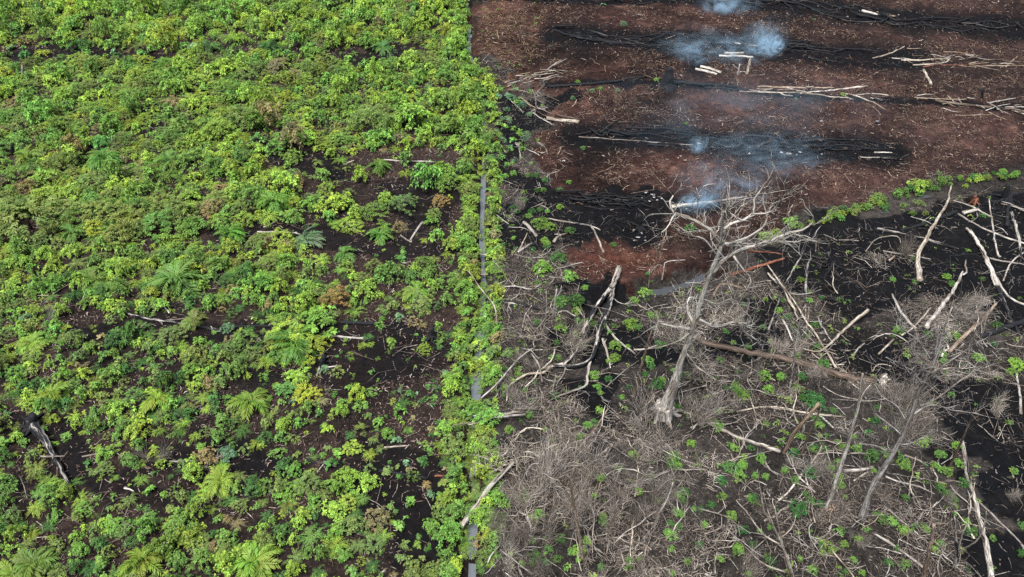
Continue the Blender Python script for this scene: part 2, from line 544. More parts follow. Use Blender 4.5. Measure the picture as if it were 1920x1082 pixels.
# the open pit of orange-brown peat in front of the burn pit
pit = np.exp(-(((pxf - 1170) / 85) ** 2 + ((pyf - 482) / 30) ** 2))[:, None]
c_red = c_red * (1 - 0.42 * pit) + np.array([0.085, 0.028, 0.015]) * 0.42 * pit
nC = fbm(xf + 70, yf * 1.4, 0.13, 4)[:, None]
c_red = c_red * np.clip(0.25 + 3.2 * (nC - 0.28), 0.3, 1.75)
c_red = c_red + np.clip(fbm(xf * 1.2 + 7, yf * 2 + 3, 0.5, 4) - 0.55, 0, 1)[:, None] * np.array([0.10, 0.066, 0.052])
# paler purple-grey scorched soil further along the cleared land
pur = np.clip((pxf - 1180) / 500, 0, 1)[:, None]
c_red = c_red * (1 - 0.35 * pur) + np.array([0.036, 0.026, 0.026]) * (0.4 + 1.2 * nA[:, None]) * 0.35 * pur
C = c_left * (1 - np.clip(red + grey, 0, 1))[:, None] + c_red * red[:, None] + c_gry * grey[:, None]
ck = np.clip(char * (0.92 + 0.5 * (nB - 0.45)) * np.where(pxf < 900, 0.68, 1.0), 0, 1)[:, None]
C = C * (1 - ck) + c_chr * ck
C = np.clip(C, 0.004, 0.5)
nx, ny = len(gx), len(gy)
ii = np.arange(nx * ny).reshape(ny, nx)
F = np.stack([ii[:-1, :-1], ii[:-1, 1:], ii[1:, 1:], ii[1:, :-1]], -1).reshape(-1, 4)
gm = mk_mesh('ground', np.stack([xf, yf, zf], 1), F, C, None, True)
mask = np.stack([np.clip(char, 0, 1) * 0.8, np.clip(0.75 - 0.72 * char, 0, 1) * (0.1 + 0.9 * nB), np.clip(grey + 0.25 * (1 - red), 0, 1)], 1)
a = gm.attributes.new('mask', 'FLOAT_VECTOR', 'POINT'); a.data.foreach_set('vector', mask.astype(np.float32).ravel())
tag(link('ground', gm, SOIL), 'burnt and cleared dark peat ground under the whole view', None, None, 'structure')


def ribbon(pts, half, z, name, label, taper=False):
    P = spline(np.array([(p[0], p[1]) for p in pts]), 80)
    T = np.gradient(P, axis=0); T /= np.linalg.norm(T, axis=1)[:, None]
    Nn = np.stack([-T[:, 1], T[:, 0]], 1)
    if taper: half = half * np.sqrt(np.clip(np.sin(np.linspace(0.02, math.pi - 0.02, len(P))), 0.02, 1))[:, None]
    V = np.vstack([np.c_[P + Nn * half, np.full(len(P), z)], np.c_[P - Nn * half, np.full(len(P), z)]])
    n = len(P)
    F = np.array([(i, i + 1, n + i + 1, n + i) for i in range(n - 1)])
    tag(link(name, mk_mesh(name, V, F), WATER_PALE if z == WATER_Z1 else WATER_DARK), label, None, None, 'structure')


ribbon(D1W, 0.85, WATER_Z1, 'ditch_water', 'pale still water in the long straight drainage ditch')
ribbon([at0(*p) for p in DITCH2[:7]], 1.4, WATER_Z2, 'ditch_water', 'grey water in the near part of the diagonal drainage ditch', True)
ribbon([at0(*p) for p in [(1655, 392), (1700, 381), (1722, 372), (1748, 362)]], 0.9, -0.36, 'ditch_water', 'small pool at the far end of the diagonal drainage ditch', True)

# ------------------------------------------------------------------ wood: logs, poles, snags, dead trees
WC = dict(pale=(0.44, 0.39, 0.32), white=(0.56, 0.525, 0.465), grey=(0.27, 0.245, 0.22), brown=(0.125, 0.092, 0.07), red=(0.22, 0.085, 0.05),
          tan=(0.30, 0.23, 0.17), taupe=(0.385, 0.36, 0.33), char=(0.07, 0.065, 0.06), lgrey=(0.40, 0.37, 0.33), dead=(0.47, 0.445, 0.395))
LAND = []      # landmarks for the labels of plants and sticks: (phrase, px, py)
_seed = [100]


def log(name, label, cat, pts, w, wood='pale', ch=0.0, lift=0.0, k=7, n=None, group=None, parent=None, gn=0.1, wob=0.16):
    """a stem lying on the ground; pts in photo pixels, w = thickness in photo pixels at start and end"""
    _seed[0] += 1
    P = []
    for q in pts:
        g = ground_at(q[0], q[1])
        P.append(g + np.array([0, 0, (q[2] if len(q) > 2 else 0.0) + lift]))
    ws = w if isinstance(w, (list, tuple)) else (w, w * 0.75)
    m = ppm(P[len(P) // 2])
    r = [x / m / 2 * 0.88 for x in ws]
    P = np.array(P)
    Ln = np.linalg.norm(np.diff(P, axis=0), axis=1).sum()
    n = n or int(np.clip(Ln / 0.35, 5, 26))
    Q = spline(P, n)
    rr = np.random.default_rng(_seed[0])
    j = rr.normal(0, 1, Q.shape) * max(r) * wob; j[0] = 0
    Q = Q + j
    rad_i = np.interp(np.linspace(0, 1, n), np.linspace(0, 1, len(r)), r)
    if not any(len(q) > 2 for q in pts):
        Q[:, 2] = np.maximum(Q[:, 2] * 0.5 + (gz(Q[:, 0], Q[:, 1]) + lift) * 0.5, Q[:, 2] - 0.2) + rad_i * 0.75
    c = Q.mean(0)
    V, Fc, TC = tube(Q - c, r, k, gn, _seed[0])
    me = mk_mesh(name, V, Fc, None, TC, True)
    if ch < 0.25 and name in ('fallen_log', 'fallen_branch') and R.random() < 0.35: ch = R.uniform(0.22, 0.4)
    o = link(name, me, WOOD, parent, (*WC[wood], ch))
    o.location = c
    if label:
        tag(o, label, cat, group)
    return o


# --- charred windrows: heaps of blackened logs, each log its own
ROWLOGS = [
    ('the far smoking windrow', [(1330, -4), (1422, 4), (1577, 22), (1690, 36), (1830, 45), (1920, 54)], 14, 20),
    ('the windrow under the white smoke', [(1030, 62), (1120, 70), (1282, 78), (1380, 84), (1464, 93), (1633, 107)], 17, 26),
    ('the middle smouldering windrow', [(1071, 255), (1180, 258), (1282, 264), (1400, 276), (1480, 282), (1577, 282), (1678, 288)], 20, 28),
    ('the windrow beside the burn pit', [(1062, 374), (1140, 382), (1230, 384)], 14, 12),
    ('the thin burnt row at the far edge', [(900, -2), (1000, 2), (1180, 4), (1330, -1)], 3, 5),
]
POS = ['topmost', 'long', 'short', 'thin', 'thick', 'bent', 'ashy', 'half buried', 'splintered', 'grey flecked', 'knotty', 'straight', 'slim', 'stout', 'cracked']
NTH = ['first', 'second', 'third', 'fourth', 'fifth', 'sixth', 'seventh', 'eighth', 'ninth', 'tenth', 'eleventh', 'twelfth', 'thirteenth', 'fourteenth', 'fifteenth', 'sixteenth',
       'seventeenth', 'eighteenth', 'nineteenth', 'twentieth', 'twenty-first', 'twenty-second', 'twenty-third', 'twenty-fourth', 'twenty-fifth', 'twenty-sixth', 'twenty-seventh', 'twenty-eighth', 'twenty-ninth', 'thirtieth', 'thirty-first', 'thirty-second', 'thirty-third', 'thirty-fourth', 'thirty-fifth', 'thirty-sixth', 'thirty-seventh', 'thirty-eighth']
for ph, line, hw, cnt in ROWLOGS:
    LP = np.array(line, float)
    s = np.r_[0, np.cumsum(np.hypot(*np.diff(LP, axis=0).T))]
    got = []
    for i in range(cnt):
        L = R.uniform(0.08, 0.27) * s[-1] if s[-1] > 300 else R.uniform(0.35, 0.8) * s[-1]
        a0 = (s[-1] - L) * (i + R.random()) / cnt
        off = R.uniform(-hw, hw) * (0.95 if i % 3 else 0.35)
        ps = []
        for t in (0, 0.35, 0.7, 1):
            d = a0 + L * t
            ps.append((np.interp(d, s, LP[:, 0]), np.interp(d, s, LP[:, 1]) + off + R.uniform(-6.5, 6.5)))
        lift = R.choice([0, 0, 0.1, 0.3]) * (1 - abs(off) / hw * 0.6)
        o = log('charred_log', None, None, ps, (R.uniform(2.2, 5.0), R.uniform(1.2, 3)), 'char', R.uniform(0.55, 0.95), lift)
        got.append((ps[1][0], o))
    for i in range(cnt // 3):
        d = s[-1] * (i + R.random()) / (cnt // 3)
        x, y = np.interp(d, s, LP[:, 0]), np.interp(d, s, LP[:, 1]) + R.uniform(-hw, hw) * 0.8
        dx, dy = R.uniform(10, 24), R.uniform(-9, 9)
        o = log('charred_log', None, None, [(x - dx, y - dy), (x + R.uniform(-3, 3), y), (x + dx, y + dy)], (R.uniform(2, 5), R.uniform(1.2, 3)), 'char', R.uniform(0.5, 0.9), 0.3)
        got.append((x, o))
    got.sort(key=lambda q: q[0])
    for i, (_, o) in enumerate(got):
        tag(o, f'blackened log, {NTH[i]} from the west in {ph}', 'log', f'charred logs heaped in {ph}')

HAND = [
    # far cleared land
    ('log', 'white cut log lying closest to the smoke plume, its east end against a cross billet', [(1348, 106), (1411, 109)], (5, 5), 'white', 0),
    ('log', 'short thick pale billet just behind the white cut log by the smoke', [(1358, 101), (1394, 101.5)], (5, 5), 'pale', 0.1),
    ('log', 'short upright-lying white billet ending at the white cut log', [(1407, 113), (1400, 140)], (5.5, 5.5), 'pale', 0),
    ('log', 'upper of two pale parallel cut logs behind the charred splayed stump', [(1313, 126.5), (1352, 138)], (6.5, 6.5), 'white', 0),
    ('log', 'lower of two pale parallel cut logs behind the charred splayed stump', [(1304, 131), (1344, 142)], (6, 6), 'white', 0),
    ('log', 'slim pale pole lying in the smoking windrow', [(1351, 80), (1400, 85), (1440, 91)], (3.5, 2.5), 'white', 0),
    ('log', 'white ash-covered log glowing pale on the far black windrow', [(1616, 23), (1645, 29.5)], (7, 5), 'white', 0),
    ('log', 'tan log chunk standing out on the far black windrow', [(1667, 31), (1678, 32)], (4, 4), 'tan', 0),
    ('log', 'lone pale pole lying across the bare peat below the branch tangle', [(1731, 132), (1745, 160)], (5, 5), 'pale', 0),
    ('log', 'pale cut log with square end, front one of the pair near the ditch thicket', [(1025, 224), (1086, 231.5)], (8, 8), 'pale', 0),
    ('log', 'brown-grey cut log behind the pale square-ended one', [(1041, 217), (1089, 226)], (6.5, 6), 'brown', 0.2),
    ('log', 'long charred log running up to the splayed black stump from the thicket', [(1026, 163), (1099, 159), (1170, 150), (1222, 142)], (6, 3), 'char', 0.9),
    ('log', 'thick charred trunk lying east of the splayed black stump', [(1264, 157), (1320, 161), (1380, 165)], (9, 7), 'char', 0.93),
    ('log', 'thin charred trunk under the thick one east of the black stump', [(1322, 166), (1400, 170)], (5, 4), 'char', 0.9),
    ('log', 'straight brown log continuing the charred trunk', [(1420, 165), (1500, 166), (1562, 166)], (5.5, 4), 'tan', 0.25),
    ('branch', 'long pale stripped branch in the middle branch row', [(1386, 172), (1492, 174.5), (1550, 181), (1600, 187)], (4, 3), 'pale', 0),
    ('branch', 'bright pale branch rising to a blunt tip in the middle branch row', [(1500, 176), (1560, 170), (1627, 163)], (2.5, 4.5), 'white', 0),
    ('branch', 'pale crooked branch running down from the middle branch row', [(1585, 177), (1620, 186), (1661, 207)], (4, 2.5), 'pale', 0),
    ('branch', 'short pale branch above the crooked one in the middle branch row', [(1605, 178.6), (1640, 177), (1675, 181)], (3, 3), 'pale', 0),
    ('branch', 'tan branch at the start of the eastern log row', [(1714, 184), (1770, 187), (1824, 186)], (3.5, 2.5), 'tan', 0),
    ('log', 'long brown log in the eastern log row', [(1752, 190), (1800, 197), (1860, 203)], (5, 4.5), 'brown', 0.2),
    ('branch', 'short pale stick lying across the eastern log row', [(1776, 180), (1793, 197)], (3, 2), 'white', 0),
    ('log', 'long dark log leaving the frame from the eastern log row', [(1855, 202), (1900, 208), (1940, 214)], (7, 6), 'brown', 0.55),
    ('branch', 'pale pole on top of the dark log at the frame edge', [(1884, 202), (1940, 203)], (3, 3), 'pale', 0),
    ('branch', 'thin brown pole below the eastern log row', [(1790, 217), (1860, 216)], (2.5, 2), 'tan', 0.1),
    ('branch', 'pale forked stick at the charred windrow end', [(1636, 110), (1668, 101), (1695, 88)], (3.5, 2.5), 'pale', 0),
    ('branch', 'long pale pole in the far branch tangle', [(1689, 114), (1740, 113), (1782, 110)], (4, 3), 'pale', 0),
    ('branch', 'pale elbowed branch below the long pole of the far tangle', [(1711, 123), (1750, 121), (1774, 117), (1781, 109)], (3.5, 2.5), 'pale', 0),
    ('branch', 'reddish stick at the bottom of the far branch tangle', [(1731, 127), (1816, 122)], (3.5, 2.5), 'red', 0),
    ('branch', 'pale stick lying topmost in the far branch tangle', [(1768, 98), (1800, 100), (1841, 107)], (3, 2), 'tan', 0),
    ('branch', 'grey stick in the far tangle, beside the topmost one', [(1806, 103), (1856, 113)], (3, 2), 'grey', 0),
    ('branch', 'pale stick leaving the frame at the far tangle', [(1822, 125), (1880, 124), (1930, 123)], (3, 2.5), 'tan', 0),
    ('branch', 'brown stick crossing the far tangle at a slant', [(1885, 127), (1907, 106)], (3, 2), 'tan', 0),
    ('branch', 'long dark stick leaving the frame beside the slanting brown one', [(1850, 113), (1930, 117)], (3, 2), 'brown', 0.4),
    ('log', 'pale short log on the tail of the middle smouldering windrow', [(1639, 287), (1672, 287.5)], (4, 3), 'white', 0),
    ('log', 'dark thin log under the pale one on the windrow tail', [(1612, 296), (1680, 298)], (3.5, 3), 'grey', 0.5),
    ('branch', 'long thin grey pole along the middle smouldering windrow', [(1085, 257), (1200, 265), (1338, 277)], (2.4, 1.8), 'grey', 0.1),
    ('branch', 'bent pale twig pair on the near end of the smoking windrow', [(1252, 72), (1265, 67), (1278, 64), (1290, 72)], (2.4, 1.6), 'grey', 0),
    ('log', 'white ash-coated smouldering log beside the burn pit', [(1258, 391), (1295, 386), (1336, 380)], (11, 6), 'white', 0.12),
    ('log', 'grey log behind the white smouldering log', [(1330, 380), (1372, 374), (1400, 370)], (5, 4), 'grey', 0.45),
    # near the ditch, black ground
    ('log', 'short stout pale log leaning on the black ground beside the ditch', [(981.6, 418), (994, 430), (1007, 444)], (7, 6), 'lgrey', 0.4),
    ('branch', 'pale stick joining the two short logs on the black ground', [(972, 473), (982, 453), (989, 438)], (3.5, 2.5), 'pale', 0.1),
    ('log', 'short pale log meeting the slanting stick on the black ground', [(971, 474), (984, 465), (997, 457)], (5, 4), 'lgrey', 0.15),
    ('branch', 'pale forked stub with bulging end among green shrubs', [(1038, 455), (1048, 443), (1063, 439)], (6, 3), 'pale', 0.1),
    ('branch', 'long thin grey branch pointing at the burn pit', [(1029, 411), (1070, 418), (1110, 425), (1126, 432)], (4, 2.5), 'lgrey', 0),
    ('branch', 'pale stick lying down the red peat bank', [(1108, 423), (1120, 447), (1132, 475)], (3.5, 4.5), 'lgrey', 0.1),
    ('branch', 'thin grey stick beside the ditch thicket', [(929, 402), (940, 411), (954, 421)], (3, 2), 'lgrey', 0),
    ('branch', 'pale bent twig on the ditch bank near pale shrubs', [(968, 269), (973, 276), (985, 278)], (3, 2), 'pale', 0),
    ('branch', 'pale stick across the ditch bank by the yellow ferns', [(928, 219), (943, 220)], (3, 3), 'white', 0),
    ('branch', 'thin bent pole from ditch to red peat bank', [(1242, 522), (1245, 503), (1249, 492), (1285, 488)], (2.8, 1.8), 'taupe', 0),
    ('log', 'half-burnt log with white streaks, flat beside the ditch', [(938, 565), (975, 572), (1013, 580)], (8, 5), 'lgrey', 0.55),
    ('branch', 'grey stick nearest the half-burnt streaked log', [(1046, 588), (1060, 583), (1080, 594)], (4, 3), 'taupe', 0),
    # forked log
    ('log', 'tall pale log lying on the brown fallen trunk beside crossing burnt poles', [(1626, 585.5), (1582.5, 620.6), (1540, 660), (1504, 657)], (8, 3), 'pale', 0, 0.15),
    ('log', 'huge brown fallen trunk with a pale broken root end', [(1310, 640), (1335, 649), (1380, 658), (1478, 679), (1571, 706), (1638, 719)], (13, 15), 'brown', 0.15),
    ('log', 'reddish bare log pointing into the black ground beside the tall dead tree', [(1370, 518), (1420, 502), (1470, 486)], (9, 6), 'red', 0),
    ('branch', 'reddish stick behind the reddish bare log', [(1402, 471), (1435, 474), (1467, 478)], (5, 3), 'red', 0.1),
    ('branch', 'reddish bowed branch below the tall dead tree fork', [(1337, 556), (1345, 540), (1358, 533), (1392, 541.5)], (5, 5), 'tan', 0),
    # crossing burnt poles
    ('log', 'tall charred log leaning with the crossing burnt poles, thickest of them', [(1518, 439), (1501, 485), (1478, 525), (1475, 552)], (5, 8), 'grey', 0.62),
    ('log', 'grey charred pole standing apart from the crossing burnt poles', [(1520, 487), (1512, 513), (1508, 578)], (7, 5), 'grey', 0.55),
    ('branch', 'long pale pole at the back of the crossing burnt poles', [(1438, 502), (1477, 554.5), (1515, 615), (1566, 695)], (3.5, 5.5), 'pale', 0.3, 0.2),
    ('branch', 'pole black at the top and pale below in the crossing burnt poles', [(1438, 518), (1461.5, 543), (1478, 573), (1495, 604)], (4, 7), 'pale', 0.45, 0.3),
    ('branch', 'dark pole with pale foot in the crossing burnt poles', [(1473, 573), (1456, 604), (1445, 654)], (4, 5), 'grey', 0.6),
    ('branch', 'westernmost dark pole of the crossing burnt poles', [(1461.5, 561.5), (1442, 615), (1426, 660)], (4, 5), 'grey', 0.55),
    ('branch', 'thin pale pole below the grey charred pole', [(1508, 570), (1511, 610), (1515, 662)], (4, 3), 'pale', 0),
    ('branch', 'broken pale stub at the foot of the crossing burnt poles', [(1467, 601), (1478, 620), (1486, 640)], (5, 3), 'white', 0.1),
    ('branch', 'pale stick falling from the crossing burnt poles to the brown trunk', [(1521, 662), (1549, 682), (1583, 684)], (3.5, 2.5), 'pale', 0),
    # black corner
    ('log', 's-bent log, pale at both ends and black in the middle', [(1781, 353), (1774, 384), (1757, 412), (1743, 436), (1734, 454), (1722, 474), (1717.5, 494), (1722, 533)], (3, 10), 'pale', 0.3, 0.2),
    ('branch', 'long thin grey pole crossing above the s-bent log', [(1786, 377), (1819, 387), (1858, 408)], (3, 4), 'lgrey', 0),
    ('log', 'short stout white log in the black corner', [(1805, 402), (1833, 394)], (8, 6), 'white', 0.05),
    ('branch', 'long grey pole running to the frame edge in the black corner', [(1796, 402), (1841, 429), (1925, 459)], (4, 4), 'lgrey', 0.1),
    ('log', 'charred log lying behind the s-bent log', [(1689, 433), (1740, 418), (1793, 398)], (6, 8), 'grey', 0.75),
    ('log', 'dark log crossing under the s-bent log', [(1644, 430), (1731, 449), (1796, 468)], (5, 6), 'grey', 0.6),
    ('branch', 'wavy grey branch east of the split log', [(1854, 374), (1862, 435), (1868, 474), (1875, 484)], (3, 5), 'lgrey', 0.1),
    ('log', 'pale and black log end near the frame edge', [(1895, 401), (1908, 440), (1914, 491)], (8, 4), 'lgrey', 0.45),
    ('log', 'dark standing trunk piece beside the uprooted clump', [(1897, 361), (1888, 400), (1886, 426)], (6, 9), 'grey', 0.8),
    ('log', 'long split log, white faced with a black side', [(1810, 432), (1833, 460), (1852, 500), (1867, 540)], (7, 11), 'white', 0.22, 0.1),
    ('log', 'charred lower half of the long split log', [(1869, 541), (1886, 581), (1909, 626)], (9, 6), 'grey', 0.7),
    ('branch', 'long grey pole beside the split log', [(1819, 432), (1843, 476), (1869, 525), (1895, 561), (1925, 574)], (4, 5), 'lgrey', 0.3),
    ('branch', 'pale stick rising to the frame edge behind the charred half log', [(1880.6, 527.5), (1895, 494), (1925, 470)], (3, 3), 'lgrey', 0),
    ('branch', 'grey stick flat across the black corner at the frame edge', [(1855, 485), (1925, 499)], (4, 3), 'grey', 0.2),
    ('log', 'wide charred log low at the frame edge', [(1836, 634.7), (1880, 618), (1925, 603)], (13, 13), 'grey', 0.8),
    ('branch', 'thin arched grey branch on the black ground', [(1622, 474), (1640, 453), (1660, 446), (1683, 446), (1688, 458)], (2.5, 2.5), 'lgrey', 0, 0.1),
    ('branch', 'pale flat stick beside the arched branch', [(1572, 451), (1610, 452)], (2.8, 2), 'lgrey', 0),
    ('branch', 'pale straight stick on the twiggy edge of the black ground', [(1655, 472), (1700, 479), (1745, 487)], (4, 2.5), 'lgrey', 0),
    ('branch', 'short tan log end on the twiggy edge of the black ground', [(1666, 490), (1677, 481)], (5, 4), 'tan', 0),
    ('log', 'grey pole with cut top on the black hollow edge', [(1672.5, 553), (1684, 578), (1700, 600), (1717.5, 618)], (5, 7), 'lgrey', 0.2),
    ('branch', 'long pale pole under the brushy crown', [(1745.6, 578), (1712, 615), (1690, 630)], (3.5, 4), 'pale', 0),
    ('branch', 'pale pole tip lying in front of the brushy crown', [(1675, 637.5), (1646, 665.6)], (4, 4), 'pale', 0),
    ('log', 'rough brown-pale log sloping to a white curled end', [(1866.5, 571), (1844, 598), (1807.5, 632), (1779, 663)], (6, 9), 'tan', 0.1, 0.1),
    ('branch', 'white curled branch end at the rough brown-pale log', [(1764, 672), (1769, 660), (1778, 657), (1775, 650)], (5, 5), 'white', 0, 0.1),
    ('log', 'thick pale log sloping through the brushy crown', [(1802, 516), (1785, 550), (1760, 584), (1731.5, 623)], (5, 11), 'lgrey', 0.08, 0.3),
    ('branch', 'forked pale branch tip at the head of the brushy crown', [(1808, 494), (1806, 505), (1810, 516), (1802, 522)], (3, 4), 'lgrey', 0, 0.3),
    ('log', 'grey pole running out of the frame low down', [(1905, 700), (1909, 727), (1914, 778)], (5, 6), 'lgrey', 0.25),
    # lower right
    ('log', 'long straight grey log on the edge of black ground', [(1802.5, 826), (1814, 894), (1835, 974), (1860, 1090)], (8, 12), 'lgrey', 0.16),
    ('log', 'long smooth grey log sloping from the tall dead tree foot', [(1258, 767), (1303, 781), (1380, 820), (1425, 836), (1463, 849)], (5, 9), 'lgrey', 0.05),
    ('branch', 'pale branch behind the smooth grey log', [(1306, 778), (1335, 769), (1368, 761)], (6, 3), 'lgrey', 0),
    ('log', 'pale log sloping to the bottom snag', [(1639, 1001), (1677, 1025), (1734, 1068)], (5, 7), 'lgrey', 0.05),
    ('branch', 'thin straight pole above the pale sloping log', [(1657, 950), (1700, 985), (1740, 1019), (1775, 1040)], (3.5, 2.5), 'taupe', 0),
    ('branch', 'pale broken stick behind the round dark shrub', [(1541, 839), (1530, 855), (1520, 870)], (4, 4), 'white', 0),
    ('branch', 'pale stick in front of the round dark shrub', [(1503, 890), (1478, 923), (1459, 939)], (5, 4), 'white', 0),
    ('log', 'short grey log beside the brushy leaning tree', [(1582, 885), (1605, 883), (1636, 879)], (8, 7), 'lgrey', 0.1),
    ('branch', 'short white stick under the short grey log', [(1600, 903), (1627, 886)], (5, 4), 'white', 0),
    ('branch', 'pale branch leaving the brushy leaning tree to the east', [(1660, 894), (1692, 906), (1722, 912), (1752, 927)], (5, 2.5), 'lgrey', 0),
    ('branch', 'pale kinked branch beside the long straight grey log', [(1695, 854), (1728, 867), (1755, 891), (1757, 906)], (4, 2.5), 'lgrey', 0),
    ('branch', 'dark pole at the lower frame edge', [(1838, 944), (1880, 986), (1925, 1035)], (3.5, 4), 'grey', 0.35),
    ('branch', 'pale pole pointing up the slope out of the brush heaps', [(1140, 767), (1115, 805), (1079, 849)], (4, 5), 'tan', 0),
    ('log', 'short charred log with a pale end among black sticks', [(1151, 831), (1142, 850), (1133, 867)], (5, 7), 'grey', 0.6),
    ('branch', 'upper black stick beside the short charred log', [(1156, 790), (1135, 822), (1112, 840)], (4, 5), 'char', 0.8),
    ('branch', 'middle black stick beside the short charred log', [(1165, 800), (1145, 825), (1121, 849)], (4, 4), 'char', 0.85),
    ('branch', 'lower grey-black stick beside the short charred log', [(1150, 832), (1120, 857), (1078, 868)], (5, 4), 'grey', 0.5),
    ('branch', 'grey forked stick with pale tip in front of the black sticks', [(1110, 878), (1100, 900), (1088, 922)], (6, 3), 'lgrey', 0.15),
    ('branch', 'reddish thin stick in the brush opening', [(1127, 900), (1118, 930), (1112, 953)], (3, 3), 'tan', 0),
    ('branch', 'y-shaped bleached branch in the brush opening', [(1120, 967), (1148, 951), (1169, 945)], (4, 2.5), 'lgrey', 0),
    ('branch', 'short arm of the bleached y-shaped branch', [(1155, 949), (1163, 965), (1160, 990)], (4, 2.5), 'lgrey', 0),
    ('log', 'half-charred log bridging the ditch, pale at its lower end', [(866, 998), (888, 966), (911, 934), (935, 906), (962, 876)], (13, 9), 'lgrey', 0.34, 0.45),
    ('branch', 'pale branch over the ditch ferns', [(880, 790), (930, 789), (985, 784)], (4, 6), 'taupe', 0, 0.6),
    ('branch', 'second pale branch over the ditch ferns', [(872, 806), (920, 796), (985, 790)], (3, 5), 'taupe', 0, 0.6),
    ('branch', 'slender pale branch reaching across the ditch', [(828, 824), (870, 808), (905, 800), (960, 793)], (2, 4), 'taupe', 0, 0.7),
    ('branch', 'bowed bleached branch low beside the ditch', [(915, 1060), (925, 1040), (950, 1015), (975, 1003)], (4, 3), 'lgrey', 0, 0.2),
    ('branch', 'thin pole crossing in front of the bowed bleached branch', [(938, 1033), (970, 1058), (1000, 1080)], (3, 3), 'taupe', 0, 0.1),
    ('pole', 'pale green stem bent over the ditch thicket', [(879, 533), (895, 555), (910, 575), (928, 600), (932, 630)], (2, 3), 'pale', 0, 1.3),
    ('branch', 'thin grey pole in the twigs beside the brown trunk', [(1543, 725), (1580, 745), (1625, 752)], (3, 2.5), 'lgrey', 0),
    ('branch', 'long pale pole in the litter below the brown trunk', [(1380, 772), (1440, 763), (1500, 772), (1560, 779)], (4, 2.5), 'pale', 0),
    ('branch', 'thin pale pole crossing the litter below the long pale pole', [(1440, 764), (1510, 775), (1590, 783)], (2.5, 2.5), 'pale', 0),
    ('branch', 'pale bowed stick by the forked half-burnt log', [(1188, 657), (1215, 655), (1243, 643)], (5, 3), 'lgrey', 0),
    ('branch', 'curved pale branch falling from the forked half-burnt log', [(1138, 613), (1157, 638), (1191, 665)], (5, 4), 'lgrey', 0),
    ('branch', 'short white tapering stick beside the forked half-burnt log', [(1129.6, 637), (1138, 660), (1143.5, 690)], (7, 2.5), 'white', 0.05),
    ('branch', 'charred stick below the forked half-burnt log', [(1127, 716), (1145, 735), (1165, 748)], (4, 3), 'char', 0.75),
    ('branch', 'burnt stub with white top beneath the forked half-burnt log', [(1128, 744), (1135, 752), (1158, 757)], (6, 6), 'grey', 0.6),
    # left field
    ('log', 'long thin half-burnt log with a bleached top edge in the shrubs', [(213, 582), (250, 591), (300, 602), (350, 609), (417, 622)], (6, 6), 'lgrey', 0.6),
    ('branch', 'short grey branch forking off the long half-burnt log', [(300, 604), (325, 600), (350, 597)], (4, 3), 'grey', 0.3),
    ('branch', 'pale splinter behind the long half-burnt log', [(307, 573), (312, 580), (318, 588)], (5, 3), 'white', 0),
    ('log', 'dark log end continuing past the pale bluish shrub', [(417, 614), (460, 613), (517, 613)], (5, 5), 'char', 0.8),
    ('branch', 'pale thin log on black ground behind the red-leaved seedling', [(483, 436), (525, 437), (563, 440)], (5, 4), 'lgrey', 0.4),
    ('branch', 'grey stick slanting in front of the fern patch near the black strip', [(494, 427), (508, 421), (520, 414)], (3, 2.5), 'lgrey', 0),
    ('branch', 'pale short stick on the black strip', [(646, 416), (657, 424), (671, 433)], (4, 3), 'white', 0.1),
    ('log', 'pale upright-lying log at the east end of the black strip', [(793, 418), (781, 434), (769, 451)], (6, 4), 'lgrey', 0.1),
    ('branch', 'grey curved branch meeting the pale log on the black strip', [(751, 442), (761, 450), (772, 455)], (4, 3), 'lgrey', 0),
    ('log', 'dark log lying along the black strip', [(690, 432), (740, 434), (815, 443)], (4, 4), 'char', 0.75),
    ('log', 'dark log with mossy side in the black hollow', [(638, 606), (680, 608), (714, 610)], (8, 7), 'char', 0.85),
    ('log', 'grey log with a white broken end in the black hollow', [(600, 630), (645, 633), (690, 636)], (4, 6), 'lgrey', 0.4),
    ('branch', 'pale stick lying flat by the tall layered bush', [(598, 692), (613, 690), (634, 687)], (4, 3), 'white', 0),
    ('branch', 'short pale stick standing against the flat one', [(594, 706), (597, 697), (600, 689)], (4, 4), 'pale', 0),
    ('branch', 'grey stick slanting east of the tall layered bush', [(607, 610), (616, 602), (627, 595)], (4, 3), 'lgrey', 0),
    ('log', 'big charred log leaning out of a black root mass', [(62, 795), (80, 822), (94, 846), (114, 878), (137, 927)], (22, 5), 'grey', 0.58, 0.2),
    ('branch', 'pale-tipped stick lying across the big charred log', [(82, 865), (100, 865), (127, 864)], (4, 3), 'lgrey', 0.25, 0.45),
    ('branch', 'grey twig east of the big charred log', [(154, 857), (185, 851), (211, 846)], (3.5, 2.5), 'lgrey', 0.1),
    ('branch', 'grey branch in a dark brushy gap of the shrubs', [(318, 866), (360, 865), (404, 862)], (4, 2.5), 'grey', 0.2),
    ('branch', 'white bone-like stick in the near shrubs', [(234, 916), (242, 918), (250, 922)], (6, 3), 'white', 0),
    ('branch', 'bent pale stick between the two near palms', [(408, 1028), (412, 1012), (418, 997)], (4, 3), 'pale', 0),
    ('branch', 'short white stick just in front of the bent pale one', [(352, 1029), (375, 1037)], (4, 3), 'white', 0),
    ('log', 'dark log poking out of the near fern thicket', [(570, 862), (600, 870), (631, 875)], (7, 5), 'grey', 0.6),
    ('log', 'dark log with pale end in the littered near gap', [(711, 884), (750, 890), (801, 898)], (7, 6), 'lgrey', 0.65),
    ('branch', 'pale flat stick above the dark log of the near gap', [(720, 840), (740, 838), (763, 837)], (4, 4), 'pale', 0),
    ('branch', 'reddish chip near the ditch in the littered gap', [(815, 894), (832, 893)], (5, 4), 'red', 0),
    ('branch', 'long pale stick behind the shrubs of the far black gap', [(719, 301), (760, 303), (814, 304)], (3.5, 2.5), 'lgrey', 0),
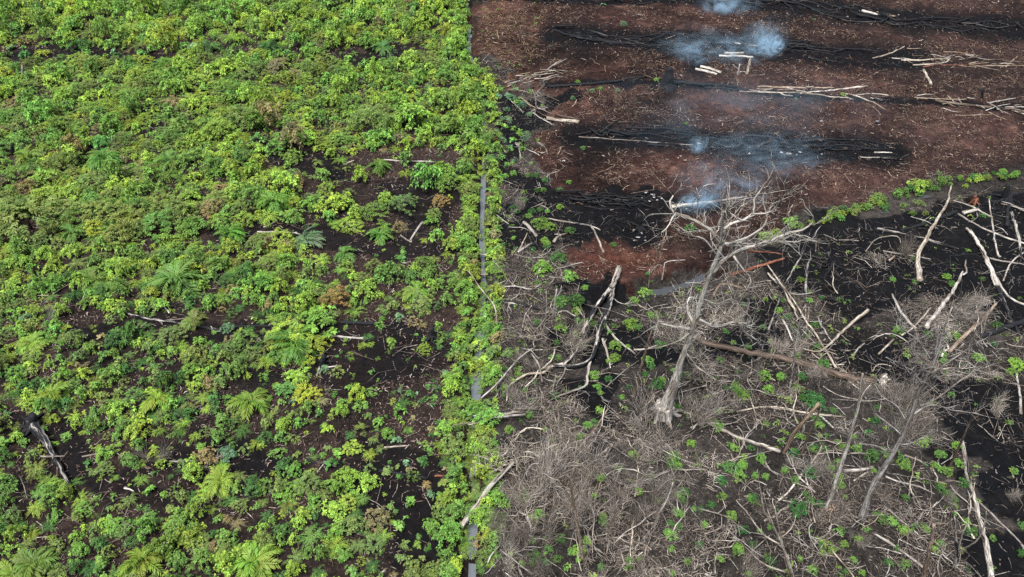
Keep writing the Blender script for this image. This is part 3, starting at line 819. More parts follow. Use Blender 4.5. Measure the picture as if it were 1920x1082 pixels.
    ('branch', 'pale stick on the far black gap', [(646, 309), (655, 306), (664, 302)], (4, 3), 'pale', 0),
    ('log', 'dark log showing through the far thicket', [(582, 185), (615, 186)], (5, 4), 'char', 0.9),
    ('branch', 'plank-like pale stick laid across the ditch', [(897, 480), (913, 481)], (3.5, 3.5), 'lgrey', 0, 0.25),
    ('branch', 'second plank-like stick across the ditch, nearer and paler', [(897, 518), (915, 520)], (4, 4), 'white', 0, 0.25),
]
for h in HAND:
    nm, lb, pts, w, wood, ch = h[:6]
    full = {'log': 'fallen_log', 'branch': 'fallen_branch', 'pole': 'bent_stem'}[nm]
    log(full, lb, {'log': 'log', 'branch': 'branch', 'pole': 'stem'}[nm], pts, w, wood, ch, h[6] if len(h) > 6 else 0.0)


# --- forked half-burnt log: a thing of three arms
def empty(name, label, cat, loc, group=None):
    o = bpy.data.objects.new(name, None); COL.objects.link(o); o.location = loc
    o.empty_display_size = 0.2
    return tag(o, label, cat, group)


def part_tube(name, P, r, parent, wood, ch, k=7, n=None, gn=0.1, flare=None, wob=0.16):
    """a stem through world points P, as a child of parent"""
    _seed[0] += 1
    P = np.asarray(P, float)
    Ln = np.linalg.norm(np.diff(P, axis=0), axis=1).sum()
    n = n or int(np.clip(Ln / 0.3, 5, 34))
    Q = spline(P, n)
    rr = np.random.default_rng(_seed[0])
    j = rr.normal(0, 1, Q.shape) * min(r) * wob; j[0] = 0
    Q = Q + j - np.array(parent.matrix_world.translation if parent.parent else parent.location)
    V, Fc, TC = tube(Q, r, k, gn, _seed[0], flare)
    me = mk_mesh(name, V, Fc, None, TC, True)
    o = link(name, me, WOOD, parent, (*WC[wood], ch))
    return o, Q


def lie(pts, lift=0.0):
    out = []
    for q in pts:
        g = ground_at(q[0], q[1]); g = g + np.array([0, 0, (q[2] if len(q) > 2 else 0) + lift]); out.append(g)
    return np.array(out)


o = empty('forked_log', 'large half-burnt forked log, pale top and black legs, spanning the diagonal ditch', 'log', ground_at(1150, 545))
mm = ppm(o.location)
part_tube('stem', lie([(1160, 512), (1154, 528), (1147, 548)], 0.55), [0.26, 0.25, 0.22], o, 'lgrey', 0.35)
part_tube('arm', lie([(1149, 542), (1140, 552), (1113, 588), (1099, 619), (1085, 652), (1071, 674), (1057, 689)], 0.35), [0.17, 0.17, 0.15, 0.09], o, 'lgrey', 0.5)
part_tube('arm', lie([(1149, 544), (1146, 560), (1138, 591), (1124, 624), (1117, 657), (1107, 680), (1090, 690), (1074, 694), (1037, 691)], 0.35), [0.2, 0.2, 0.17, 0.12, 0.09], o, 'lgrey', 0.54)
part_tube('branch', lie([(1107, 678), (1100, 710), (1099, 727), (1080, 735), (1041, 749)], 0.25), [0.12, 0.09, 0.06], o, 'lgrey', 0.3)
part_tube('branch', lie([(1057, 688), (1035, 693), (1018, 705), (988, 708), (955, 730), (950, 757)], 0.3), [0.09, 0.07, 0.04], o, 'pale', 0)
part_tube('branch', lie([(1040, 664), (1035, 683), (1018, 700)], 0.5), [0.05, 0.06, 0.06], o, 'pale', 0)
part_tube('branch', lie([(1035, 692), (1008, 702), (1005, 712), (985, 732)], 0.35), [0.05, 0.06, 0.05], o, 'pale', 0)
part_tube('branch', lie([(996, 674), (1007, 690), (1012, 702), (1016, 728)], 0.6), [0.05, 0.05, 0.03], o, 'lgrey', 0)
part_tube('branch', lie([(998, 668), (970, 690), (935, 732), (902, 762)], 0.8), [0.04, 0.06, 0.06], o, 'taupe', 0)


# --- fine twigs
def twigs_on(P, r0, num, length, rr, k=3, depth=1, up=0.25):
    """thin side twigs along polyline P (local coordinates); list of (points, radii)"""
    out = []
    P = np.asarray(P)
    for _ in range(num):
        i = int(rr.integers(int(len(P) * 0.15), len(P)))
        t = P[min(i + 1, len(P) - 1)] - P[max(i - 1, 0)]
        t = t / (np.linalg.norm(t) + 1e-9)
        d = t * rr.uniform(0.2, 1.0) + rr.normal(0, 0.75, 3) + np.array([0, 0, up])
        d /= np.linalg.norm(d)
        L = length * rr.uniform(0.4, 1.1)
        pts = [P[i]]
        for s in range(4):
            d = d + rr.normal(0, 0.28, 3) + np.array([0, 0, 0.08]); d /= np.linalg.norm(d)
            pts.append(pts[-1] + d * L / 4)
        out.append((np.array(pts), [r0, r0 * 0.75, r0 * 0.3]))
        if depth > 0:
            out += twigs_on(np.array(pts), r0 * 0.6, int(rr.integers(2, 4)), L * 0.55, rr, k, depth - 1, up)
    return out


def twig_mesh(name, tw, k=3):
    s = Soup()
    for i, (p, r) in enumerate(tw):
        s.add(*tube(p, r, k, 0.05, i))
    return s.mesh(name)


# --- the tall dead tree
def dead_tree(label, base, trunk, tr, branches, wood='lgrey', ch=0.0, twig=1.0, twlen=1.3, tw_n=7, depth_amp=1.6, flare=None, name='dead_tree', lean=0.0, twood=None):
    g = ground_at(*base)
    t = empty(name, label, 'tree', g)
    m = ppm(g)
    Yb = g[1]
    rr = np.random.default_rng(int(base[0] * 7 + base[1]))
    P = [g - np.array([0, 0, 0.25 if tr[0] < 20 else 1.0])]
    tlen = len(trunk)
    for i, (x, y) in enumerate(trunk):
        P.append(at_plane(x, y, Yb + lean * (i + 1) / tlen))
    part_tube('trunk', P, [x / ppm(q) / 2 * 0.84 for x, q in zip(tr, P[:1] + P[1:] + [P[-1]] * 3)], t, wood, ch, 10, None, 0.07, flare, 0.12)
    if tr[0] > 20:
        for i in range(6):
            a = 2 * math.pi * (i + rr.uniform(-0.3, 0.3)) / 6
            d = np.array([math.cos(a), math.sin(a), 0]); L = rr.uniform(0.5, 1.1)
            Q = [g + d * 0.3 + np.array([0, 0, 0.95])]
            for q in (0.4, 0.75, 1.0):
                z = g + d * (0.3 + L * q); z[2] = gz(z[0], z[1]) + 0.5 * (1 - q) - 0.12; Q.append(z)
            part_tube('root', Q, [0.3, 0.2, 0.07], t, 'taupe', 0.25, 6, 9, 0.1)
    for b in branches:
        pts, w = b[0], b[1]
        # depth: starts on the trunk's plane, swings towards or away from the camera
        f = min(max((base[1] - pts[0][1]) / max(base[1] - trunk[-1][1], 1), 0), 1)
        y0 = Yb + lean * f
        sw = rr.uniform(-1, 1) * depth_amp
        Q = [at_plane(x, y, y0 + sw * (i / max(len(pts) - 1, 1)) ** 1.2) for i, (x, y) in enumerate(pts)]
        m = ppm(Q[0])
        bo, QQ = part_tube('branch', Q, [w / m / 2, w / m / 2 * 0.7, w / m / 2 * 0.35], t, wood, ch * 0.6, 6, None, 0.08, None, 0.5)
        if tw_n:
            tw = twigs_on(QQ, max(0.008, w / m / 2 * 0.22) * twig, int(tw_n * rr.uniform(0.7, 1.3)), twlen, rr, 3, 1)
            to = link('twigs', twig_mesh('twigs', tw), WOOD, bo, (*WC[twood or wood], 0))
            to['kind'] = 'stuff'
    return t


dead_tree('tall pale dead tree with a spreading bare crown and a thick pitted base', (1243, 778),
          [(1252, 752), (1262, 725), (1278, 674), (1296, 624), (1310, 577), (1324, 535), (1337, 500), (1348, 474), (1354, 456)], [44, 32, 24, 17, 14, 13.5, 12.5, 11.5, 11, 8],
          [([(1354, 457), (1341, 443), (1324, 426), (1298, 412), (1263, 396), (1256, 378), (1263, 366)], 9),
           ([(1268, 399), (1258, 412), (1254, 424), (1240, 436)], 4),
           ([(1354, 456), (1353, 421), (1361, 395), (1366, 382)], 8),
           ([(1358, 440), (1363, 423), (1393, 412), (1413, 399), (1415, 373), (1428, 354)], 7),
           ([(1408, 402), (1445, 397), (1462, 378), (1475, 362)], 4),
           ([(1358, 456), (1385, 452), (1411, 439), (1437, 417), (1434, 390), (1428, 372)], 6),
           ([(1337, 512), (1354, 491), (1385, 471), (1428, 458), (1463, 443), (1506, 430), (1525, 418)], 9),
           ([(1440, 455), (1470, 452), (1500, 456)], 4),
           ([(1362, 460), (1395, 461), (1430, 460), (1448, 450)], 5),
           ([(1376, 480), (1393, 505), (1408, 524), (1400, 540)], 5),
           ([(1345, 480), (1320, 448), (1300, 444), (1280, 440)], 3.5),
           ([(1295, 617), (1262, 612), (1233, 606), (1228, 618)], 7),
           ([(1300, 606), (1290, 580), (1289, 562), (1302, 560), (1306, 575)], 7),
           ([(1311, 599), (1341, 612), (1380, 604), (1389, 617), (1428, 643)], 7),
           ([(1385, 606), (1398, 606), (1400, 625)], 4),
           ([(1300, 620), (1270, 640), (1240, 650), (1210, 655)], 3.5),
           ([(1318, 560), (1345, 570), (1370, 560), (1385, 570)], 3.5),
           ([(1285, 660), (1310, 690), (1330, 700)], 3)],
          'dead', 0.04, 1.0, 1.9, 15, 2.2, [0.25, 0.2, 0.1], lean=-0.6)
dead_tree('leaning brushy dead tree with a fuzzy crown beside the long straight grey log', (1618, 972),
          [(1633, 918), (1666, 864), (1692, 819), (1710, 775), (1720, 741), (1740, 702), (1760, 654), (1772, 610), (1786, 575)], [16, 14, 13, 11, 10, 9, 7, 5, 3],
          [([(1729, 722), (1715, 700), (1698, 688), (1661, 670)], 4),
           ([(1742, 693), (1725, 670), (1705, 658)], 3),
           ([(1743, 708), (1774, 682), (1819, 652), (1836, 637)], 5),
           ([(1745, 706), (1774, 704), (1815, 682)], 4),
           ([(1725, 760), (1748, 753), (1802, 713), (1841, 688)], 4),
           ([(1745, 675), (1722, 640), (1690, 615), (1680, 585)], 4),
           ([(1752, 672), (1757, 640), (1760, 610)], 4),
           ([(1700, 790), (1680, 760), (1655, 745), (1640, 720)], 3),
           ([(1690, 815), (1660, 790), (1640, 775)], 3),
           ([(1705, 780), (1745, 760), (1790, 770), (1835, 775)], 4),
           ([(1670, 850), (1640, 835), (1610, 832)], 3),
           ([(1680, 835), (1710, 830), (1740, 815)], 3)],
          'taupe', 0.0, 0.8, 1.6, 26, 2.0, [0.5, 0.3, 0.15])
dead_tree('multi-stemmed pale dead sapling at the bottom edge', (1486, 1090),
          [(1484, 1075), (1466, 1022), (1442, 965), (1431, 924)], [9, 8, 6, 4, 2],
          [([(1484, 1080), (1472, 1040), (1458, 980), (1452, 950)], 5),
           ([(1474, 1073), (1432, 1057), (1400, 1028), (1375, 1006)], 4),
           ([(1466, 1022), (1432, 1003), (1400, 960), (1380, 938)], 4),
           ([(1450, 985), (1434, 960), (1425, 915), (1420, 880)], 3),
           ([(1462, 1010), (1485, 990), (1492, 965)], 3)],
          'pale', 0.0, 0.9, 1.0, 5, 1.2)
dead_tree('dark forked burnt snag in the lower corner beside the long straight grey log', (1786, 1072),
          [(1790, 1060), (1794, 1036), (1792, 1000), (1790, 968)], [9, 8, 7, 4, 3],
          [([(1794, 1036), (1803, 1005), (1812, 985)], 5),
           ([(1797, 1035), (1830, 1015), (1846, 985), (1850, 958)], 4)],
          'grey', 0.5, 0.8, 0.8, 3, 0.8)
dead_tree('short pale snag with a charred top at the bottom edge', (1732, 1085), [(1738, 1055), (1745, 1020), (1752, 983)], [12, 9, 8, 7],
          [([(1742, 1035), (1748, 1020), (1755, 1012)], 3)], 'tan', 0.1, 0.8, 0.6, 2, 0.5, name='snag')
dead_tree('peeled pale leaning pole with torn bark at its foot', (1552, 952), [(1568, 900), (1585, 849), (1600, 795), (1609, 763), (1614, 720), (1618, 700)], [10, 9, 9, 8, 6, 5, 4],
          [([(1609, 763), (1620, 735), (1632, 722)], 3)], 'white', 0, 0.8, 0.8, 3, 0.5, [1.2, 0.4], name='snag')
dead_tree('brown leaning stub with a pale cut top beside the smooth grey log', (1469, 850), [(1490, 810), (1514, 783), (1536, 757)], [8, 8, 8, 8], [([(1505, 793), (1515, 770), (1520, 760)], 2)],
          'tan', 0.0, 0.8, 0.5, 0, 0.4, [0.6], name='snag')
dead_tree('thin dark stub next to the brown leaning stub', (1500, 860), [(1512, 825), (1525, 795), (1540, 765)], [5, 5, 4, 3], [], 'brown', 0.1, 0.8, 0.5, 0, 0.4, name='snag')
dead_tree('broken brown snag with a side branch between forked log and tall dead tree', (1192, 744), [(1197, 715), (1203, 688), (1213, 650), (1222, 619)], [10, 10, 8, 7, 4],
          [([(1213, 652), (1232, 625), (1262, 610)], 3), ([(1218, 635), (1210, 612), (1205, 600)], 2)], 'brown', 0.15, 0.8, 0.9, 4, 0.8, [0.4], name='snag')
dead_tree('short tan snag in the twigs beside the ditch thicket', (1037, 600), [(1039, 575), (1044, 542)], [5, 5, 3], [([(1040, 560), (1050, 548), (1053, 535)], 2)], 'taupe', 0, 0.8, 0.7, 3, 0.4, name='snag')
dead_tree('thin grey snag behind the short tan one', (1024, 592), [(1025, 570), (1024, 545)], [3, 3, 2], [([(1025, 570), (1012, 555), (1010, 540)], 2)], 'taupe', 0.1, 0.8, 0.7, 2, 0.4, name='snag')
dead_tree('slender pale snag standing in the brush heaps', (1094, 1048), [(1085, 998), (1073, 927), (1065, 890)], [9, 7, 5, 3],
          [([(1080, 960), (1060, 920), (1045, 890)], 3), ([(1076, 940), (1090, 915), (1096, 900)], 2)], 'tan', 0, 0.8, 1.0, 6, 0.6, name='snag')
dead_tree('brown bent snag in the brush heaps', (1225, 988), [(1238, 960), (1254, 930), (1262, 905)], [8, 6, 5, 3], [([(1250, 935), (1270, 915), (1280, 900)], 3)], 'taupe', 0.05, 0.8, 0.9, 5, 0.6, name='snag')
dead_tree('thin brown sapling stem in front of the brown fallen trunk', (1480, 735), [(1487, 690), (1493, 640), (1500, 600), (1508, 575)], [5, 4, 4, 3, 2],
          [([(1493, 640), (1482, 610), (1475, 590)], 2), ([(1497, 620), (1510, 600), (1515, 585)], 2)], 'taupe', 0.1, 0.8, 0.9, 6, 0.6, name='snag')
dead_tree('thin brown stem standing by the long straight grey log', (1778, 880), [(1795, 845), (1815, 800), (1828, 765)], [6, 5, 4, 2], [([(1815, 800), (1832, 780), (1850, 775)], 2)],
          'brown', 0.2, 0.8, 0.8, 4, 0.5, name='snag')
dead_tree('thin bare tree standing in the smoke behind the tall dead tree', (1307, 410), [(1308, 390), (1309, 370), (1306, 352)], [3, 3, 2.5, 1.5],
          [([(1308, 375), (1318, 362), (1323, 352)], 1.5), ([(1308, 372), (1298, 360), (1295, 350)], 1.5)], 'lgrey', 0, 0.8, 1.0, 5, 0.5)
dead_tree('second thin bare tree beside the one standing in the smoke', (1352, 385), [(1352, 370), (1350, 345), (1352, 335)], [2.5, 2, 1.5],
          [([(1351, 365), (1360, 350), (1364, 340)], 1.2)], 'taupe', 0, 0.8, 1.0, 4, 0.5)
dead_tree('pale bent dead shrub stems by the ditch end of the charred log', (1003, 212), [(1005, 195), (1003, 180), (998, 168)], [3.5, 3, 2.5, 1.5],
          [([(1004, 180), (1012, 168), (1022, 158)], 2), ([(1003, 205), (992, 212), (980, 213)], 2.5)], 'lgrey', 0, 0.8, 1.0, 5, 0.6)
dead_tree('small black burnt snag in the eastern log row', (1842, 186), [(1842, 178), (1843, 165)], [6, 5, 3], [], 'char', 0.95, 1, 0.5, 0, 0.3, [0.8], name='snag')
dead_tree('grey weathered stump snag standing in the far thicket', (43, 147), [(43, 136), (42, 123)], [8, 7, 4], [], 'grey', 0.2, 1, 0.5, 0, 0.3, name='snag')
dead_tree('black burnt stump snag in the shrubs at the frame edge', (23, 290), [(23, 279), (23, 268)], [8, 7, 5], [], 'char', 0.95, 1, 0.5, 0, 0.3, name='snag')
dead_tree('thin black burnt snag at the far edge of the thicket', (661, 18), [(661, 8), (660, -12)], [5, 4, 3], [], 'char', 0.95, 1, 0.5, 0, 0.3, name='snag')
dead_tree('pale thin dead stem in the far thicket', (568, 232), [(564, 222), (560, 212)], [4, 4, 2], [], 'lgrey', 0, 1, 0.5, 0, 0.3, name='snag')
dead_tree('brown twiggy stump on the cleared peat below the white billets', (1384, 140), [(1385, 132), (1387, 120)], [6, 4, 2],
          [([(1385, 130), (1377, 124), (1374, 120)], 2), ([(1385, 136), (1395, 134), (1400, 138)], 2)], 'taupe', 0.1, 1, 0.5, 2, 0.5, [1.2, 0.4], name='snag')
dead_tree('grey dead stem standing in front of the red peat bank', (1216, 540), [(1217, 525), (1218, 505)], [3, 3, 2], [([(1218, 515), (1228, 500), (1240, 495)], 2)], 'taupe', 0, 0.8, 0.7, 3, 0.4, name='snag')


# --- stumps with roots
def stump(label, base, top, w_top, w_base, wood, ch, roots, rl=16, name='tree_stump'):
    g = ground_at(*base); m = ppm(g)
    t = empty(name, label, 'stump', g)
    P = [g - np.array([0, 0, 0.2]), g + np.array([0, 0, 0.05])]
    for q in top:
        P.append(at_plane(q[0], q[1], g[1]))
    part_tube('trunk', P, [w_base / m / 2, w_base / m / 2 * 0.7, w_top / m / 2], t, wood, ch, 9, 9, 0.14, [1.3, 0.8, 0.3])
    rr = np.random.default_rng(int(base[0]))
    for i in range(roots):
        a = 2 * math.pi * (i + rr.uniform(-0.3, 0.3)) / roots
        L = rl / m * rr.uniform(0.7, 1.4)
        d = np.array([math.cos(a), math.sin(a), 0])
        Q = [g + np.array([0, 0, 0.45]) + d * 0.1]
        for s in (0.35, 0.7, 1.0):
            q = g + d * L * s + rr.normal(0, 0.08, 3); q[2] = gz(q[0], q[1]) + 0.3 * (1 - s); Q.append(q)
        part_tube('root', Q, [w_base / m / 5, w_base / m / 8, 0.03], t, wood, ch, 5, 7, 0.1)
    return t


stump('charred black stump with a spike and splayed roots', (1250, 166), [(1252, 152), (1254, 140), (1257, 126)], 7, 26, 'char', 0.97, 8, 20)
stump('burnt root stump in the middle of the burn pit', (1201, 428), [(1200, 415), (1199, 402)], 8, 14, 'brown', 0.8, 7, 20)
stump('black root mass at the foot of the big charred log', (62, 800), [(60, 788), (58, 778)], 12, 26, 'char', 0.97, 8, 34)
stump('burnt black stump with thin roots in the left littered hollow', (812, 636), [(811, 626), (810, 614)], 6, 14, 'char', 0.93, 8, 26)
stump('small black stump in the near littered hollow', (607, 682), [(607, 676), (606, 668)], 8, 14, 'char', 0.93, 6, 18)
stump('uprooted dark root clump with pale spikes in the black corner', (1885, 375), [(1886, 362), (1890, 345)], 5, 16, 'grey', 0.75, 10, 24)
stump('orange-brown torn stump in the black corner', (1826, 380), [(1827, 374), (1830, 366)], 4, 10, 'red', 0.1, 6, 14)
stump('burnt root stump spreading thin roots on the black ground', (1558, 500), [(1557, 490), (1555, 480)], 4, 10, 'brown', 0.75, 8, 26)
stump('pale cut stump beside the end of the brown fallen trunk', (1656, 714), [(1656, 709), (1657, 703)], 12, 16, 'white', 0.0, 4, 8)
stump('small pale root stump under the torn-bark pole', (1557, 960), [(1556, 955), (1556, 948)], 4, 8, 'tan', 0.0, 8, 20)


# --- ash patches on the windrows and the pit
AUTO_ASH = []


def ash_patch(label, spots):
    o0 = None
    for (px, py, w) in spots:
        g = ground_at(px, py); m = ppm(g); r0 = w / m / 2 * 0.75
        rr = np.random.default_rng(int(px + py))
        k = 11
        V = [(0, 0, 0.16 * min(r0, 1.0) + 0.06)]
        for ring, hh in ((0.55, 0.12), (1.0, -0.05)):
            for j in range(k):
                a = 2 * math.pi * j / k
                q = r0 * ring * rr.uniform(0.35, 1.3)
                V.append((q * math.cos(a) * 1.25, q * math.sin(a) * 1.0, hh * min(r0, 1.0) + 0.05))
        F = [(0, 1 + j, 1 + (j + 1) % k) for j in range(k)] + [(1 + j, 1 + k + j, 1 + k + (j + 1) % k, 1 + (j + 1) % k) for j in range(k)]
        o = link('ash_heap', mk_mesh('ash_heap', V, F, None, None, True), ASH)
        o.location = g + np.array([0, 0, 0.02])
        AUTO_ASH.append((label, px, o))


ash_patch('small white ash heap in the burn pit windrow', [(1212, 362, 7), (1224, 366, 9), (1232, 376, 7), (1218, 378, 6), (1132, 384, 6), (1226, 371, 6), (1204, 372, 4), (1241, 373, 5), (1248, 379, 6)])
ash_patch('white ash heap on the middle smouldering windrow', [(1310, 270, 9), (1405, 289, 10), (1480, 289, 12), (1494, 291, 8), (1465, 287, 8), (1500, 286, 9), (1400, 281, 7), (1545, 280, 5), (1540, 290, 6)])
ash_patch('white ash streak under the smoke on the smoking windrow', [(1432, 90, 16), (1450, 93, 12), (1443, 88, 9), (1420, 88, 8), (1462, 92, 8), (1372, 82, 6)])
ash_patch('pale ash lump lying on the red peat', [(1057, 302, 8), (1093, 216, 6), (1645, 228, 9), (1648, 235, 5), (1541, 228, 8), (1561, 247, 5), (1510, 240, 4), (1415, 48, 5)])
ash_patch('grey-white ash heap in the black hollow under the burn pit', [(1196, 446, 8), (1203, 438, 7), (1190, 452, 6), (1210, 452, 5)])

for lb in dict.fromkeys(q[0] for q in AUTO_ASH):
    for i, (_, _, o) in enumerate(sorted((q for q in AUTO_ASH if q[0] == lb), key=lambda q: q[1])):
        tag(o, f'{lb}, {NTH[i]} from the west', 'ash', 'white ash heaps in the burnt places')

# ------------------------------------------------------------------ foliage prototypes (quads: every leaf one folded quad)
def leaves(base, d, L, Wd, droop, rr, shade):
    """vectorised leaves; base, d (n,3); returns V (4n,3), F (n,4), C"""
    n = len(base)
    up = np.array([0, 0, 1.0])
    s = np.cross(d, up + rr.normal(0, 0.25, (n, 3))); s /= np.linalg.norm(s, axis=1)[:, None] + 1e-9
    mid = base + d * (L * 0.55)[:, None] + up * (droop * L * 0.05)[:, None]
    tip = base + d * L[:, None] - up * (droop * L * 0.35)[:, None]
    l_ = mid + s * (Wd / 2)[:, None]; r_ = mid - s * (Wd / 2)[:, None]
    V = np.stack([base, r_, tip, l_], 1).reshape(-1, 3)
    F = np.arange(4 * n).reshape(n, 4)
    C = np.repeat(shade, 4, 0)
    return V, F, C


def tint(n, rr, v=0.22, hue=0.12):
    b = np.clip(rr.normal(1, v, n), 0.5, 1.7)
    h = rr.normal(0, hue, n)
    return np.stack([b * (1 + h), b, b * (1 - h * 0.5)], 1)


def unit(v):
    return v / (np.linalg.norm(v, axis=1)[:, None] + 1e-9)


def leafy(seed, R0, H0, nros, nl, LL, WW, lump=0.3):
    """rosettes of drooping leaves at the branch tips of a lumpy dome"""
    rr = np.random.default_rng(seed)
    th = rr.random(nros) * 2 * math.pi
    u = rr.random(nros) ** 0.6
    el = np.arccos(np.clip(u * 0.98, 0, 1))       # 0 top
    el = rr.uniform(0.0, 1.0, nros) ** 0.75 * 1.55
    lob = 1 + lump * np.sin(th * rr.integers(2, 4) + rr.random() * 6) + rr.normal(0, 0.12, nros)
    k = rr.uniform(0.72, 1.05, nros)
    c = np.stack([np.sin(el) * np.cos(th) * R0 * lob * k, np.sin(el) * np.sin(th) * R0 * lob * k, H0 * (0.28 + 0.72 * np.cos(el)) * k * (1 + 0.12 * (lob - 1))], 1)
    nrm = unit(np.stack([np.sin(el) * np.cos(th), np.sin(el) * np.sin(th), np.cos(el) + 0.55], 1))
    rs = np.clip(rr.normal(1, 0.22, nros), 0.6, 1.5)
    tb = tint(nros, rr, 0.2, 0.06)
    ph = (np.arange(nl) / nl * 2 * math.pi)[None, :] + rr.random((nros, 1)) * 6 + rr.normal(0, 0.25, (nros, nl))
    elv = rr.uniform(-0.35, 0.75, (nros, nl))
    a = unit(np.cross(nrm, np.array([0.3, 0.1, 1.0]))); b = np.cross(nrm, a)
    d = (a[:, None] * np.cos(ph)[..., None] + b[:, None] * np.sin(ph)[..., None]) * np.cos(elv)[..., None] + nrm[:, None] * np.sin(elv)[..., None]
    base = np.repeat(c[:, None], nl, 1) + d * 0.02
    L = (LL * rs[:, None] * rr.uniform(0.75, 1.2, (nros, nl)))
    sh = np.repeat(tb[:, None], nl, 1) * rr.normal(1, 0.1, (nros, nl, 1))
    return leaves(base.reshape(-1, 3), unit(d.reshape(-1, 3)), L.ravel(), (L * WW).ravel(), rr.uniform(0.4, 1.2, nros * nl), rr, sh.reshape(-1, 3))


def fronds(seed, nf, L0, H0, pairs, pl, lift=(0.5, 1.2), v=0.2):
    """arching fronds with paired leaflets from one root"""
    rr = np.random.default_rng(seed)
    B, D, LL, SH = [], [], [], []
    for i in range(nf):
        az = 2 * math.pi * (i + rr.uniform(-0.4, 0.4)) / nf * 1.0 + (i % 3) * 0.7
        L = L0 * rr.uniform(0.65, 1.15); e0 = rr.uniform(*lift)
        o = rr.normal(0, 0.12 * L0, 3); o[2] = 0
        t0 = tint(1, rr, v, 0.07)[0]
        for j in range(pairs):
            t = (j + 0.6) / pairs
            e = e0 - 1.5 * t
            r_ = L * (t * math.cos(e0 * 0.55)); z = H0 + L * (math.sin(e0) * t - 0.75 * t * t)
            p = o + np.array([math.cos(az) * r_, math.sin(az) * r_, max(z, 0.03)])
            f = np.array([math.cos(az) * math.cos(e), math.sin(az) * math.cos(e), math.sin(e)])
            s = np.array([-math.sin(az), math.cos(az), 0])
            q = pl * L * (1 - 0.75 * abs(t - 0.35))
            for sg in (1, -1):
                B.append(p); D.append(f * 0.75 + s * sg * 0.85 + rr.normal(0, 0.12, 3)); LL.append(q * rr.uniform(0.8, 1.15)); SH.append(t0 * rr.normal(1, 0.08))
    B = np.array(B); D = unit(np.array(D)); LL = np.array(LL)
    return leaves(B, D, LL, LL * 0.34, np.full(len(B), 0.7), rr, np.array(SH))


def sprays(seed, R0, H0, ns_, nl, LL, WW):
    """layered flat feathery sprays on a low broad dome"""
    rr = np.random.default_rng(seed)
    th = rr.random(ns_) * 2 * math.pi
    el = rr.uniform(0, 1, ns_) ** 0.65 * 1.5
    lob = 1 + 0.22 * np.sin(th * 3 + rr.random() * 6) + rr.normal(0, 0.1, ns_)
    k = rr.uniform(0.6, 1.05, ns_)
    c = np.stack([np.sin(el) * np.cos(th) * R0 * lob * k, np.sin(el) * np.sin(th) * R0 * lob * k, H0 * (0.3 + 0.7 * np.cos(el)) * (0.7 + 0.3 * k)], 1)
    out = unit(np.stack([np.cos(th), np.sin(th), np.full(ns_, 0.12)], 1) + rr.normal(0, 0.25, (ns_, 3)))
    tb = tint(ns_, rr, 0.2, 0.07)
    t = np.linspace(0.05, 1, nl)[None]
    sg = np.where(np.arange(nl) % 2 == 0, 1.0, -1.0)[None]
    side = unit(np.cross(out, np.array([0, 0, 1.0])))
    spl = LL * 1.3 * rr.uniform(0.7, 1.2, (ns_, 1))
    base = c[:, None] + out[:, None] * (t * spl)[..., None]
    base[..., 2] -= (t ** 2 * 0.25 * spl)
    d = out[:, None] * 0.7 + side[:, None] * (sg * 0.8)[..., None] + rr.normal(0, 0.2, (ns_, nl, 3))
    L = LL * (1 - 0.4 * t) * rr.uniform(0.8, 1.2, (ns_, nl))
    sh = np.repeat(tb[:, None], nl, 1) * rr.normal(1, 0.08, (ns_, nl, 1))
    return leaves(base.reshape(-1, 3), unit(d.reshape(-1, 3)), L.ravel(), (L * WW).ravel(), np.full(ns_ * nl, 0.5), rr, sh.reshape(-1, 3))


def proto(name, parts):
    V = np.vstack([p[0] for p in parts]); C = np.vstack([p[2] for p in parts])
    o = 0; Fs = []
    for p in parts:
        Fs.append(p[1] + o); o += len(p[0])
    me = mk_mesh(name, V, np.vstack(Fs), C)
    me.materials.append(LEAF)
    return me


ARR = {}


def protos(name, n, fn):
    out = []
    for i in range(n):
        p = fn(i)
        out.append(proto(name, [p]))
        ARR.setdefault(name, []).append(p)
    return out


# all of unit radius (about 1 m), scaled on placing
P_LEAFY = protos('leafy_shrub', 8, lambda i: leafy(200 + i, 0.8, 1.05 + 0.15 * (i % 3), 66 + 6 * (i % 4), 8, 0.165, 0.54, 0.36))
P_FERN = protos('fern_shrub', 7, lambda i: fronds(300 + i, 24 + 2 * (i % 3), 0.95, 0.12, 11, 0.18))
P_ACA = protos('feathery_crown', 6, lambda i: sprays(400 + i, 0.9, 0.95, 115, 9, 0.165, 0.36))
P_ROUND = protos('round_shrub', 6, lambda i: leafy(500 + i, 0.82, 0.95, 80, 8, 0.16, 0.54, 0.16))
P_SEED = protos('seedling', 5, lambda i: leafy(600 + i, 0.5, 0.7, 6 + i, 7, 0.42, 0.6, 0.35))
L_LEAFY = [leafy(230 + i, 0.8, 1.05, 24, 7, 0.265, 0.56, 0.34) for i in range(6)]
O_LEAFY = [leafy(260 + i, 0.8, 1.05, 10, 6, 0.42, 0.6, 0.34) for i in range(4)]
O_ACA = [sprays(460 + i, 0.85, 0.9, 14, 6, 0.4, 0.5) for i in range(4)]
O_FERN = [fronds(360 + i, 9, 0.95, 0.1, 4, 0.42) for i in range(4)]
L_FERN = [fronds(330 + i, 11, 0.95, 0.1, 6, 0.34) for i in range(6)]
L_ACA = [sprays(430 + i, 0.87, 0.9, 24, 7, 0.3, 0.42) for i in range(5)]

TONES = {
    'bright lime': (0.204, 0.326, 0.046), 'yellow-green': (0.196, 0.280, 0.040), 'mid green': (0.114, 0.214, 0.042), 'deep green': (0.055, 0.128, 0.028),
    'olive green': (0.138, 0.196, 0.050), 'bluish green': (0.105, 0.190, 0.095), 'fresh green': (0.128, 0.256, 0.042), 'dark green': (0.036, 0.108, 0.025), 'dry olive': (0.20, 0.17, 0.075)}
AUTO = []


